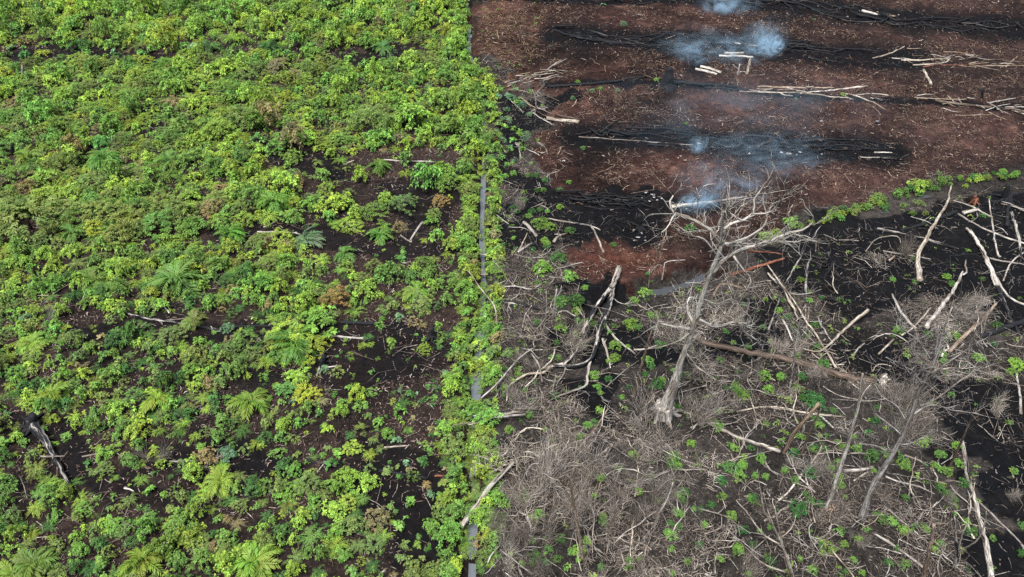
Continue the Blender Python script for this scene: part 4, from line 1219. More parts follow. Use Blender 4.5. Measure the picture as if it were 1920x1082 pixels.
def jit(c, s=0.12):
    b = R.gauss(1, s); h = R.gauss(0, 0.07)
    return (max(c[0] * b * (1 + h), 0.01), max(c[1] * b, 0.02), max(c[2] * b * (1 - h), 0.008), 1)


def shrub(name, me, p, s, sz, tone, cat, noun, group, side):
    o = link(name, me, None, None, jit(TONES[tone]))
    o.location = p
    o.rotation_euler = (R.gauss(0, 0.08), R.gauss(0, 0.08), R.uniform(0, 6.28))
    o.scale = (s * R.uniform(0.88, 1.12), s * R.uniform(0.88, 1.12), s * sz)
    px, py, _ = pix(p[0], p[1], p[2])
    o['category'] = cat; o['group'] = group
    AUTO.append((o, noun, tone, s, px, py, side))
    return o


# --- palms: trunk stub and fronds
def frond_mesh(seed, L=1.5, pairs=15):
    rr = np.random.default_rng(seed)
    V, F, C = [], [], []
    B, D, LL = [], [], []
    e0 = 0.95
    pts = []
    for j in range(pairs + 1):
        t = j / pairs
        pts.append(np.array([L * t * (0.62 + 0.25 * t), 0, L * (math.sin(e0) * t - 0.72 * t ** 2.1)]))
    for j in range(1, pairs + 1):
        p = pts[j]; f = unit((pts[j] - pts[j - 1])[None])[0]
        t = j / pairs
        q = L * 0.34 * (0.35 + 0.9 * math.sin(min(t * 1.15 + 0.2, 1.25) * 2.2)) * 0.9
        for sg in (1, -1):
            B.append(p); D.append(f * 0.75 + np.array([0, sg * 0.75, 0.12]) + rr.normal(0, 0.07, 3)); LL.append(max(q, 0.1) * rr.uniform(0.85, 1.1))
    B = np.array(B); D = unit(np.array(D)); LL = np.array(LL)
    V, F, C = leaves(B, D, LL, LL * 0.17 + 0.016, np.full(len(B), 0.8), rr, tint(len(B), rr, 0.1, 0.06))
    # rib
    n = len(V)
    Rb = []
    for p in pts:
        Rb += [p + np.array([0, 0.02, 0]), p + np.array([0, -0.02, 0])]
    Rb = np.array(Rb)
    Fr = np.array([(n + 2 * i, n + 2 * i + 1, n + 2 * i + 3, n + 2 * i + 2) for i in range(len(pts) - 1)])
    me = mk_mesh('frond', np.vstack([V, Rb]), np.vstack([F, Fr]), np.vstack([C, np.full((len(Rb), 3), 1.25)]))
    me.materials.append(LEAF)
    return me


FROND = [frond_mesh(700 + i) for i in range(5)]
_tv, _tf, _tt = tube(np.array([(0, 0, -0.1), (0, 0, 0.15), (0, 0, 0.38)]), [0.16, 0.19, 0.10], 8, 0.15, 1)
PTRUNK = mk_mesh('trunk', _tv, _tf, None, _tt, True); PTRUNK.materials.append(WOOD)

PALMS = [  # px, py (centre), crown radius px, tone, label
    (67, 1052, 40, 'mid green', 'big young palm with drooping outer fronds at the bottom corner'),
    (272, 1050, 36, 'yellow-green', 'bright spiky young palm at the bottom edge, next to the corner palm'),
    (483, 1050, 36, 'bright lime', 'young palm at the bottom edge in front of the near fern thicket'),
    (416, 897, 27, 'bright lime', 'upright lime palm standing in front of the dark brushy gap'),
    (472, 752, 30, 'yellow-green', 'rounded yellow-green palm on bare litter'),
    (298, 749, 26, 'bright lime', 'young palm pressed against shrubs behind the dark brushy gap'),
    (104, 735, 26, 'yellow-green', 'young palm behind the black root mass'),
    (556, 643, 40, 'fresh green', 'large fresh green palm in front of the tall layered bush'),
    (63, 640, 22, 'bright lime', 'young palm in the thicket below the long half-burnt log'),
    (340, 523, 38, 'mid green', 'wide soft palm in the shrubs behind the long half-burnt log'),
    (183, 523, 28, 'mid green', 'young palm among yellow shrubs behind the long half-burnt log'),
    (779, 547, 24, 'bright lime', 'light green palm on the littered ground near the ditch thicket'),
    (433, 438, 24, 'fresh green', 'fresh palm at the west end of the black strip'),
    (577, 449, 24, 'bluish green', 'blue-green palm standing on the black strip'),
    (714, 441, 20, 'fresh green', 'compact palm on the black strip beside the pale log'),
    (646, 476, 18, 'mid green', 'small dense palm in front of the black strip'),
    (140, 437, 26, 'mid green', 'mid green palm under the big olive bushes'),
    (517, 374, 30, 'fresh green', 'tall dense palm behind the black strip'),
    (710, 313, 19, 'mid green', 'small palm on the far black gap'),
    (200, 300, 26, 'fresh green', 'open palm in the olive thicket'),
    (325, 303, 25, 'mid green', 'drooping palm in the olive thicket, east of the open palm'),
    (403, 235, 26, 'fresh green', 'palm with spread fronds in the middle of the far thicket'),
    (60, 292, 24, 'mid green', 'palm beside the black burnt stump snag'),
    (310, 125, 24, 'fresh green', 'palm in front of the far bare strip'),
    (247, 178, 20, 'bright lime', 'light palm in the far thicket, in front of the grey stump snag'),
    (152, 83, 19, 'deep green', 'dark palm on the far bare strip'),
    (395, 88, 18, 'deep green', 'dark palm behind the far bare strip'),
    (507, 88, 19, 'deep green', 'dark low palm east along the far bare strip'),
    (718, 90, 16, 'mid green', 'small palm beyond the far bare strip near the ditch'),
    (247, 54, 19, 'yellow-green', 'yellowish palm at the far edge'),
    (133, 42, 20, 'yellow-green', 'pale soft palm at the far corner'),
    (318, 11, 19, 'mid green', 'palm cut by the top of the frame'),
    (665, 58, 20, 'yellow-green', 'yellowish spread palm beyond the far bare strip'),
    (713, 22, 17, 'yellow-green', 'yellow palm at the far edge near the ditch'),
    (840, 58, 18, 'yellow-green', 'yellowish palm beside the far ditch water'),
    (540, 18, 15, 'mid green', 'dull palm at the far edge near the black snag'),
    (365, 600, 20, 'olive green', 'dull palm just behind the long half-burnt log'),
    (25, 1075, 26, 'yellow-green', 'half-hidden palm behind the corner palm'),
]
for (px, py, rp, tone, lb) in PALMS:
    g = ground_at(px, py + rp * 0.35); m = ppm(g)
    s = rp / m / 0.98
    t = empty('young_palm', lb, 'palm', g, 'young palms in the regrowth')
    t.rotation_euler = (R.gauss(0, 0.14), R.gauss(0, 0.14), R.uniform(0, 6.28)); t.scale = (s, s, s)
    c = tuple(v * 0.8 for v in jit(TONES[tone], 0.07))
    link('trunk', PTRUNK, None, t, (*WC['brown'], 0.1))
    nf = 17
    for i in range(nf):
        f = link('frond', FROND[i % 5], None, t, tuple(x * R.uniform(0.88, 1.12) for x in c[:3]) + (1,))
        ring = i / nf
        f.location = (0, 0, 0.33)
        tilt = 0.62 - 1.02 * ring + R.uniform(-0.28, 0.28)       # outer fronds droop, inner ones rise
        f.rotation_euler = (R.gauss(0, 0.15), tilt, i * 2.399 + R.uniform(-0.5, 0.5))
        q = R.uniform(0.65, 1.15) * (1.0 - 0.15 * ring)
        f.scale = (q, q, q)
    LAND.append(('the ' + lb, px, py, 'L'))

# ------------------------------------------------------------------ hand-placed bigger bushes
HERO = [
    (600, 600, 42, 'leafy', 'fresh green', 'tall bright bush behind the large fresh green palm, upper half of the layered clump'),
    (545, 628, 38, 'aca', 'bright lime', 'broad feathery bush touching the large fresh green palm'),
    (590, 650, 30, 'aca', 'yellow-green', 'yellowish feathery bush on the east side of the large palm'),
    (655, 893, 25, 'leafy', 'fresh green', 'vivid round bush standing above the near fern thicket'),
    (690, 905, 24, 'leafy', 'bright lime', 'lime bush beside the vivid round bush'),
    (643, 1036, 20, 'round', 'fresh green', 'round fresh shrub at the bottom of the near fern thicket'),
    (810, 985, 18, 'round', 'fresh green', 'round shrub in the near black gap beside the ditch verge'),
    (640, 770, 17, 'leafy', 'fresh green', 'small fresh bush on the reddish litter'),
    (727, 812, 14, 'round', 'fresh green', 'small round shrub on the near littered gap'),
    (580, 765, 20, 'leafy', 'mid green', 'two-toned bush on the reddish litter'),
    (60, 410, 66, 'aca', 'olive green', 'widest olive feathery bush at the frame edge'),
    (125, 400, 40, 'aca', 'olive green', 'olive feathery bush right of the widest one'),
    (195, 405, 42, 'aca', 'olive green', 'dome-shaped olive bush behind the mid green palm'),
    (250, 420, 42, 'aca', 'olive green', 'flat-topped olive bush east of the dome-shaped one'),
    (300, 425, 36, 'aca', 'mid green', 'feathery bush at the east end of the olive row'),
    (875, 190, 30, 'leafy', 'mid green', 'dense rounded bush on the ditch bend, eastmost of the clump'),
    (830, 195, 30, 'leafy', 'mid green', 'dense rounded bush on the ditch bend, westmost of the clump'),
    (905, 185, 26, 'leafy', 'mid green', 'dense dark bush overhanging the ditch bend'),
    (858, 85, 20, 'leafy', 'fresh green', 'tall narrow bush beside the far ditch water'),
    (855, 60, 17, 'leafy', 'mid green', 'bush beside the far ditch water, behind the tall narrow one'),
    (770, 230, 38, 'leafy', 'bright lime', 'broad bright bush in front of the far dark hollow'),
    (850, 245, 34, 'leafy', 'mid green', 'broad mid green bush near the ditch in the far thicket'),
    (215, 355, 22, 'leafy', 'bright lime', 'lime bush in the olive thicket edge'),
    (340, 985, 30, 'leafy', 'mid green', 'bush behind the bent pale stick'),
    (152, 1030, 22, 'leafy', 'fresh green', 'fresh bush between the two bottom palms'),
    (228, 770, 26, 'leafy', 'bright lime', 'lime bush behind the shrubs of the big charred log'),
    (265, 810, 26, 'leafy', 'yellow-green', 'yellow-green dome bush in front of the dark brushy gap'),
    (430, 850, 18, 'leafy', 'bluish green', 'bluish bush beside the grey branch of the brushy gap'),
    (428, 615, 14, 'round', 'bluish green', 'pale bluish shrub at the end of the long half-burnt log'),
    (50, 598, 15, 'round', 'bluish green', 'pale bluish shrub at the frame edge below the thicket'),
    (630, 385, 30, 'leafy', 'bright lime', 'bright bush on the far side of the black strip'),
    (585, 385, 22, 'leafy', 'fresh green', 'fresh bush on the far side of the black strip, beside the tall palm'),
    (550, 407, 24, 'leafy', 'mid green', 'mid green bush in front of the tall dense palm'),
    (690, 545, 24, 'leafy', 'bright lime', 'yellow-topped bush beside the littered ground'),
    (665, 580, 20, 'fern', 'mid green', 'fern bush in front of the yellow-topped bush'),
    (805, 515, 20, 'leafy', 'mid green', 'bush beside the ditch verge, behind the light green palm'),
    (1017, 503, 21, 'round', 'fresh green', 'roundest fresh shrub on the red-grey ground beside the ditch'),
    (38, 520, 12, 'leafy', 'yellow-green', 'small yellow-leaved shrub at the frame edge'),
    (1517, 884, 16, 'round', 'dark green', 'round dark shrub pierced by a pale stick'),
    (1495, 952, 21, 'round', 'dark green', 'largest dark shrub of the lower brush'),
    (1543, 1012, 17, 'fern', 'yellow-green', 'yellow-green fern in the lower brush'),
    (1720, 350, 18, 'leafy', 'bright lime', 'largest bright shrub on the diagonal ditch bank'),
]
HP = {'leafy': P_LEAFY, 'aca': P_ACA, 'round': P_ROUND, 'fern': P_FERN}
HN = {'leafy': 'leafy_bush', 'aca': 'feathery_bush', 'round': 'round_shrub', 'fern': 'fern_shrub'}
_sv, _sf, _st = tube(np.array([(0, 0, -0.1), (0.02, 0.01, 0.3), (0.0, 0.03, 0.62)]), [0.05, 0.035, 0.02], 6, 0.1, 3)
BTRUNK = mk_mesh('trunk', _sv, _sf, None, _st, True); BTRUNK.materials.append(WOOD)
TAKEN = []          # (x, y, r) of what already stands


def bush_thing(name, me, p, s, sz, color):
    t = bpy.data.objects.new(name, None); COL.objects.link(t); t.location = p; t.empty_display_size = 0.2
    t.rotation_euler = (0, 0, R.uniform(0, 6.28)); t.scale = (s * R.uniform(0.9, 1.1), s * R.uniform(0.9, 1.1), s * sz)
    link('trunk', BTRUNK, None, t, (*WC['brown'], 0.2))
    link('crown', me, None, t, color)
    return t


for i, (px, py, rp, kd, tone, lb) in enumerate(HERO):
    g = ground_at(px, py + rp * 0.3); m = ppm(g); s = rp / m / 0.95
    t = bush_thing(HN[kd], HP[kd][i % len(HP[kd])], g, s, R.uniform(0.85, 1.05), jit(TONES[tone], 0.06))
    tag(t, lb, 'bush' if kd != 'fern' else 'fern')
    TAKEN.append((g[0], g[1], s * 0.8))
    if i < 16 or px > 900:
        LAND.append(('the ' + lb.split(',')[0], px, py, 'L' if px < 900 else 'R'))
# red-leaved seedling
g = ground_at(497, 470)
o = link('seedling', P_SEED[1], None, None, (0.16, 0.025, 0.015, 1)); o.location = g; o.scale = (0.5, 0.5, 0.8)
tag(o, 'red-leaved seedling beside the black strip', 'seedling')
LAND.append(('the red-leaved seedling', 497, 463, 'L'))

LAND += [
    ('the long thin half-burnt log', 320, 604, 'L'), ('the big charred leaning log', 100, 860, 'L'), ('the grey branch in the brushy gap', 360, 865, 'L'),
    ('the dark log of the near littered gap', 755, 890, 'L'), ('the burnt black stump with thin roots', 812, 630, 'L'), ('the pale log on the black strip', 781, 434, 'L'),
    ('the long pale stick of the far black gap', 765, 303, 'L'), ('the grey weathered stump snag', 43, 135, 'L'), ('the black snag at the far edge', 661, 8, 'L'),
    ('the far bare strip', 200, 105, 'L'), ('the dark log in the far thicket', 598, 186, 'L'), ('the first plank across the ditch', 905, 480, 'L'),
    ('the far ditch water', 878, 60, 'L'), ('the ditch bend', 905, 200, 'L'), ('the half-charred log over the ditch', 900, 940, 'L'), ('the pale branches over the ditch', 900, 795, 'L'),
    ('the white bone-like stick', 242, 918, 'L'), ('the small black stump of the near hollow', 607, 680, 'L'),
    ('the forked half-burnt log', 1115, 620, 'R'), ('the tall pale dead tree', 1270, 700, 'R'), ('the brown fallen trunk', 1480, 680, 'R'), ('the leaning brushy dead tree', 1650, 900, 'R'),
    ('the long straight grey log', 1822, 930, 'R'), ('the peeled leaning pole', 1585, 850, 'R'), ('the broken brown snag', 1200, 700, 'R'), ('the smooth grey log', 1390, 822, 'R'),
    ('the smouldering ash log', 1300, 386, 'R'), ('the burn pit', 1200, 415, 'R'), ('the pair of cut logs', 1055, 226, 'R'), ('the charred stump with splayed roots', 1250, 155, 'R'),
    ('the crossing burnt poles', 1470, 570, 'R'), ('the white split log', 1845, 485, 'R'), ('the s-bent log', 1735, 445, 'R'), ('the fallen end of the diagonal ditch', 1120, 570, 'R'),
    ('the diagonal ditch water', 1270, 522, 'R'), ('the slender pale snag', 1080, 970, 'R'), ('the brown bent snag', 1245, 950, 'R'), ('the dead sapling at the bottom edge', 1465, 1020, 'R'),
    ('the short pale snag with charred top', 1742, 1030, 'R'), ('the short charred log with pale end', 1142, 850, 'R'), ('the brown leaning stub', 1505, 800, 'R'),
    ('the half-burnt streaked log', 975, 572, 'R'), ('the stout pale log on black ground', 994, 430, 'R'), ('the middle smouldering windrow', 1380, 272, 'R'),
    ('the brushy crown', 1770, 590, 'R'), ('the dark forked snag', 1800, 1015, 'R'), ('the wide charred log', 1885, 618, 'R'), ('the eastern log row', 1800, 195, 'R'),
    ('the half-charred log over the ditch', 925, 920, 'R'), ('the short grey log', 1608, 884, 'R'), ('the rough brown-pale log', 1820, 620, 'R'), ('the round dark shrub', 1517, 884, 'R'),
]

# ------------------------------------------------------------------ right side: separate green shrubs
RSH = [(1046, 481, 15), (1069, 517, 14), (997, 397, 8), (1012, 392, 7), (1012, 418, 17), (1030, 424, 12), (1069, 432, 12), (967, 392, 14), (1022, 450, 8), (967, 466, 6), (1150, 458, 7),
       (1004, 328, 9), (990, 329, 6), (1080, 561, 18), (1049, 563, 14), (1096, 538, 8), (1209, 548, 16), (1190, 562, 10), (1215, 513, 6), (1294, 428, 12), (939, 294, 13), (935, 278, 9), (950, 308, 8),
       (1126, 166, 8), (1110, 170, 6), (1158, 169, 6), (1231, 149, 8), (1093, 277, 6), (1074, 184, 6), (1083, 153, 5), (1286, 231, 5), (958, 183, 11), (953, 222, 9), (972, 245, 9), (939, 166, 7),
       (945, 235, 9), (962, 262, 9), (943, 262, 8), (950, 205, 7), (1169, 45, 8), (1131, 8, 6), (1580, 177, 6), (1526, 36, 5), (1491, 185, 5),
       (1644, 370, 14), (1632, 378, 10), (1681, 364, 12), (1695, 360, 9), (1605, 392, 10), (1620, 386, 9), (1551, 410, 9), (1658, 388, 11), (1722, 380, 10), (1694, 385, 8), (1590, 396, 7), (1740, 342, 9),
       (1481, 418, 14), (1436, 444, 16), (1455, 436, 12), (1520, 418, 9), (1500, 424, 9), (1501, 524, 8), (1516, 547, 8), (1518, 562, 8), (1674, 523, 6), (1716, 528, 6), (1774, 518, 9), (1785, 532, 9), (1841, 523, 6),
       (1712, 485, 7), (1540, 558, 6), (1435, 561, 6), (1810, 349, 6), (1850, 334, 8), (1880, 328, 9), (1905, 324, 8), (1830, 338, 7), (1765, 342, 8), (1710, 402, 8), (1735, 400, 7),
       (1460, 581, 8), (1476, 594, 9), (1469, 562, 6), (1492, 666, 10), (1543, 682, 13), (1432, 703, 14), (1464, 705, 10), (1439, 729, 13), (1505, 705, 11), (1495, 727, 12), (1526, 747, 20), (1505, 745, 10),
       (1394, 741, 13), (1383, 736, 9), (1684, 618, 12), (1740, 626, 9), (1790, 629, 14), (1775, 633, 8), (1869, 609, 9), (1833, 668, 11), (1862, 644, 8), (1903, 680, 14), (1895, 697, 11), (1402, 650, 8), (1394, 570, 6), (1528, 609, 10), (1430, 612, 7),
       (952, 660, 12), (1009, 530, 9), (1052, 563, 12), (1081, 583, 11), (1082, 627, 11), (1084, 602, 9), (1113, 606, 8), (1153, 646, 14), (1153, 669, 13), (1177, 649, 7), (1181, 606, 16), (1196, 612, 9), (1113, 703, 12), (1141, 709, 9), (1124, 768, 9),
       (1121, 724, 8), (1213, 674, 13), (1220, 685, 9), (1232, 718, 14), (1210, 702, 9), (1224, 592, 9), (1385, 732, 11), (1362, 727, 8), (1046, 670, 8), (947, 689, 9), (971, 702, 8), (947, 727, 9), (1179, 724, 6), (1271, 763, 9), (960, 750, 8), (985, 775, 9),
       (1114, 790, 9), (1042, 793, 6), (1160, 879, 12), (1128, 894, 11), (1112, 885, 8), (1259, 855, 14), (1216, 897, 12), (1280, 921, 12), (1280, 936, 8), (1300, 953, 6), (1314, 953, 7), (1256, 1001, 14), (1279, 962, 9), (1085, 1028, 14), (1070, 1032, 8), (1051, 1008, 11), (1100, 1012, 9),
       (1006, 1040, 10), (1023, 1052, 8), (1371, 965, 12), (1368, 873, 16), (1386, 891, 14), (1392, 870, 12), (1392, 992, 13), (1383, 1028, 13), (1261, 1072, 10), (1320, 983, 8), (1355, 905, 8), (1335, 945, 8), (1340, 790, 8),
       (1393, 870, 9), (1408, 840, 9), (1500, 818, 11), (1536, 796, 12), (1530, 785, 9), (1548, 842, 9), (1633, 852, 16), (1606, 840, 10), (1692, 867, 13), (1665, 860, 9), (1792, 834, 11), (1796, 867, 10), (1761, 879, 10), (1752, 870, 8), (1805, 904, 11), (1697, 932, 8),
       (1520, 938, 10), (1538, 944, 9), (1510, 925, 8), (1416, 891, 8), (1436, 892, 8), (1407, 932, 8), (1651, 968, 14), (1672, 975, 11), (1576, 992, 8), (1560, 1030, 9), (1439, 1047, 9), (1410, 1019, 9), (1405, 1075, 8), (1499, 1046, 6), (1666, 1053, 9), (1762, 1019, 10),
       (1820, 995, 13), (1810, 977, 9), (1860, 1007, 7), (1901, 882, 9), (1892, 791, 6), (1915, 983, 8), (1915, 1037, 10), (1472, 880, 9), (1573, 1063, 6), (1570, 864, 8), (1680, 1026, 7), (1790, 935, 8), (1600, 818, 7), (1350, 1045, 9), (1310, 1020, 8), (1180, 1050, 9)]
XB = random.Random(77)
for _ in range(26):
    f = XB.random()
    RSH.append((1545 + 205 * f + XB.uniform(-6, 6), 408 - 62 * f + XB.uniform(-9, 10), XB.uniform(5, 10)))
for _ in range(24):
    f = XB.random()
    RSH.append((1755 + 160 * f, 342 - 20 * f + XB.uniform(-6, 7), XB.uniform(4, 8)))
for _ in range(70):
    x, y = XB.uniform(1340, 1790), XB.uniform(640, 1075)
    if not (1590 < x < 1760 and y < 760): RSH.append((x, y, XB.uniform(6, 12)))
for _ in range(58):
    RSH.append((XB.uniform(945, 1300), XB.uniform(600, 1075), XB.uniform(6, 11)))
for _ in range(34):
    RSH.append((XB.uniform(930, 1000), XB.uniform(160, 340), XB.uniform(5, 10)))
for _ in range(18):
    RSH.append((XB.uniform(930, 1070), XB.uniform(330, 480), XB.uniform(5, 9)))
for i, (px, py, rp) in enumerate(RSH):
    g = ground_at(px, py + rp * 0.35); m = ppm(g); s = rp / m / 0.92
    far_bank = 330 < py < 450 and px > 1420
    if far_bank:
        tone = R.choice(['olive green', 'mid green', 'yellow-green', 'deep green', 'olive green', 'mid green']); me = R.choice(P_LEAFY); nm, noun = 'leafy_shrub', 'leafy shrub'
    elif py < 320:
        tone = R.choice(['bluish green', 'fresh green', 'mid green', 'bluish green']); me = R.choice(P_ROUND + P_SEED); nm, noun = 'round_shrub', 'round shrub'
    else:
        tone = R.choice(['dark green', 'deep green', 'mid green', 'fresh green', 'deep green', 'mid green', 'fresh green']); me = R.choice(P_ROUND); nm, noun = 'round_shrub', 'round shrub'
    shrub(nm, me, g, s, R.uniform(0.75, 1.0), tone, 'shrub', noun, 'green shrubs scattered over the burnt clearing', 'R')
    TAKEN.append((g[0], g[1], s * 0.7))

# ------------------------------------------------------------------ ditch verges and the green field: dart throwing with a cover map
BARE = [  # photo outlines of thin or missing growth, and how much growth is left there
    ([(0, 85), (200, 90), (330, 100), (330, 128), (180, 118), (0, 120)], 0.18),
    ([(560, 95), (790, 85), (810, 118), (640, 122)], 0.3),
    ([(330, 75), (560, 85), (560, 108), (330, 100)], 0.55),
    ([(475, 285), (560, 272), (660, 300), (650, 332), (560, 330), (490, 335)], 0.15),
    ([(640, 288), (880, 280), (880, 330), (650, 335)], 0.15),
    ([(700, 320), (875, 320), (875, 400), (850, 480), (790, 520), (720, 420)], 0.14),
    ([(560, 325), (720, 330), (720, 400), (560, 420)], 0.45),
    ([(365, 405), (640, 418), (820, 400), (830, 470), (780, 510), (640, 490), (560, 455), (380, 452)], 0.10),
    ([(600, 480), (860, 480), (870, 600), (800, 600), (620, 560)], 0.38),
    ([(130, 592), (420, 585), (520, 600), (520, 640), (400, 645), (140, 625)], 0.12),
    ([(600, 590), (860, 590), (850, 720), (700, 730), (600, 700)], 0.2),
    ([(480, 690), (870, 690), (870, 830), (560, 830), (480, 760)], 0.3),
    ([(560, 820), (860, 820), (860, 1082), (730, 1082), (700, 930), (560, 880)], 0.26),
    ([(0, 770), (60, 765), (200, 840), (200, 900), (130, 900), (0, 850)], 0.3),
    ([(150, 815), (470, 815), (560, 860), (540, 910), (380, 905), (160, 880)], 0.36),
    ([(150, 900), (320, 905), (320, 965), (160, 965)], 0.3),
    ([(400, 700), (480, 690), (560, 830), (480, 900), (400, 830)], 0.45),
    ([(300, 930), (480, 930), (480, 1010), (320, 1010)], 0.5),
]


def cover(px, py):
    n = fbm(px / 60.0, py / 38.0, 1.0, 3)
    wx = px + (fbm(px / 40.0, py / 40.0, 1.0, 2) - 0.5) * 60
    wy = py + (fbm(px / 40.0 + 9, py / 40.0, 1.0, 2) - 0.5) * 30
    c = np.clip(1.15 - np.clip(py - 480, 0, 400) / 400 * 0.5, 0, 1.2)
    c = c * np.interp(py, [0, 85, 120], [0.72, 0.72, 1.0])
    for poly, v in BARE:
        c = np.where(in_poly(wx, wy, poly), np.minimum(c, v * (0.42 if poly[0][1] < 450 else 1.1)), c)
    return c * (0.65 + 0.75 * n)


cell = {}


def free(x, y, r, f=0.5):
    cx, cy = int(x // 1.5), int(y // 1.5)
    for i in range(cx - 1, cx + 2):
        for j in range(cy - 1, cy + 2):
            for (a, b, q) in cell.get((i, j), ()):
                if (a - x) ** 2 + (b - y) ** 2 < ((r + q) * f) ** 2:
                    return False
    return True


def put(x, y, r):
    cell.setdefault((int(x // 1.5), int(y // 1.5)), []).append((x, y, r))


for t in TAKEN:
    put(*t)
for (px, py, rp, tone, lb) in PALMS:
    g = ground_at(px, py + rp * 0.35); put(g[0], g[1], rp / ppm(g) * 1.0)

cand = []
NC = 34000
xs = rng.uniform(-72, 1, NC); ys = rng.uniform(11, 106, NC)
zs = gz(xs, ys)
cpx, cpy, _ = pix(xs, ys, zs)
d1 = seg_dist(xs, ys, D1W)
cov = cover(cpx, cpy)
ok = (cpx > -420) & (cpy < 1480) & (cpy > -60)
dlim = np.interp(cpy, [0, 300, 600, 1082], DITCH_X := [870, 895, 880, 870])
for i in range(NC):
    if not ok[i] or d1[i] < 0.8 or cpx[i] > np.interp(cpy[i], [p[1] for p in DITCH1], [p[0] for p in DITCH1]):
        continue
    if cov[i] < rng.random():
        continue
    r = float(np.clip(rng.normal(0.64, 0.19), 0.30, 1.2))
    if cpy[i] > 560: r *= 0.76
    if cpy[i] < 460: r *= 1.16 * math.exp(rng.normal(0.05, 0.3)); r = min(r, 1.7)
    if cov[i] < 0.35: r *= 0.72
    if not free(xs[i], ys[i], r, 0.56 if cov[i] > 0.5 else 0.75):
        continue
    put(xs[i], ys[i], r)
    cand.append((xs[i], ys[i], float(zs[i]), r, cpx[i], cpy[i], cov[i], 'field'))
# verges of the ditch
for i in range(9000):
    t = rng.random(); k = rng.integers(0, len(D1W) - 1)
    b = D1W[k] * (1 - t) + D1W[k + 1] * t
    sgn = 1 if rng.random() < 0.5 else -1
    off = rng.uniform(0.32, 1.45) if sgn > 0 else rng.uniform(0.32, 1.65)
    qy_ = pix(b[0], b[1])[1]
    if (520 < qy_ < 690 or 735 < qy_ < 860 or 905 < qy_ < 945 or qy_ < 35) and rng.random() < 0.4: off *= 0.4
    if 90 < qy_ < 318 and rng.random() < 0.5: off *= 0.35
    if (325 < qy_ < 515 or 700 < qy_ < 735 or 860 < qy_ < 905 or qy_ > 945) and off < 0.5 and rng.random() < 0.88: continue
    if sgn > 0 and off > 1.35 and rng.random() < 0.7: continue
    if sgn > 0 and fbm(b[0] + 40, b[1], 0.35, 2) < 0.4 and qy_ > 520: continue
    x, y = b[0] + sgn * off, b[1] + rng.normal(0, 0.1)
    if y < 11 or y > 106: continue
    z = float(gz(x, y)); px, py, _ = pix(x, y, z)
    if py < 130 and sgn > 0: continue
    r = float(np.clip(rng.normal(0.5, 0.13), 0.3, 0.85))
    if sgn > 0 and off > 1.7: r *= 0.7
    if off > 1.2 and sgn > 0: r *= 0.85
    if 90 < py < 318: r *= 1.3
    if not free(x, y, r, 0.5): continue
    put(x, y, r)
    cand.append((x, y, z, r, px, py, 1.0, 'verge'))

kinds = {'leafy': [], 'fern': [], 'aca': [], 'seed': []}
for c in cand:
    x, y, z, r, px, py, cv, where = c
    q = R.random()
    if where == 'verge':
        k = 'fern' if q < 0.5 else 'leafy'
    elif 120 < py < 460 and px < 880:
        p_a = 0.55 if (px < 700 and fbm(x, y, 0.12, 2) > 0.42) else 0.22
        k = 'aca' if q < p_a else ('leafy' if q < 0.78 else 'fern')
    elif cv < 0.35 and q < 0.55:
        k = 'seed'
    else:
        k = 'leafy' if q < 0.52 else ('fern' if q < 0.86 else 'aca')
    kinds[k].append(c)

SPEC = {'leafy': ('leafy_shrub', 'leafy shrub', 'leafy shrubs regrowing on the peat', P_LEAFY), 'fern': ('fern_shrub', 'fern', 'ferns regrowing on the peat', P_FERN),
        'aca': ('feathery_bush', 'feathery bush', 'feathery bushes of the far thicket', P_ACA), 'seed': ('seedling', 'seedling', 'seedlings on bare black ground', P_SEED)}
TW = {'leafy': ['bright lime', 'fresh green', 'mid green', 'yellow-green', 'mid green', 'bright lime'], 'fern': ['yellow-green', 'olive green', 'mid green', 'yellow-green', 'bright lime'],
      'aca': ['olive green', 'olive green', 'mid green', 'yellow-green'], 'seed': ['bluish green', 'mid green', 'fresh green', 'deep green']}
OUTER = {'leafy': O_LEAFY, 'fern': O_FERN, 'aca': O_ACA, 'seed': O_FERN}
LOW = {'leafy': L_LEAFY, 'fern': L_FERN, 'aca': L_ACA, 'seed': ARR['seedling']}
REST_V, REST_F, REST_C = [], [], []
restn = 0
LIM = {'leafy': 255, 'fern': 285, 'aca': 285, 'seed': 280}


def add_rest(arr, x, y, z, s, sz, colr):
    global restn
    V, F, C = arr
    a = R.uniform(0, 6.28); ca, sa = math.cos(a), math.sin(a)
    W_ = np.stack([V[:, 0] * ca - V[:, 1] * sa, V[:, 0] * sa + V[:, 1] * ca, V[:, 2] * sz], 1) * s + np.array([x, y, z])
    REST_V.append(W_); REST_F.append(F + restn); REST_C.append(C * np.array(colr[:3])); restn += len(V)


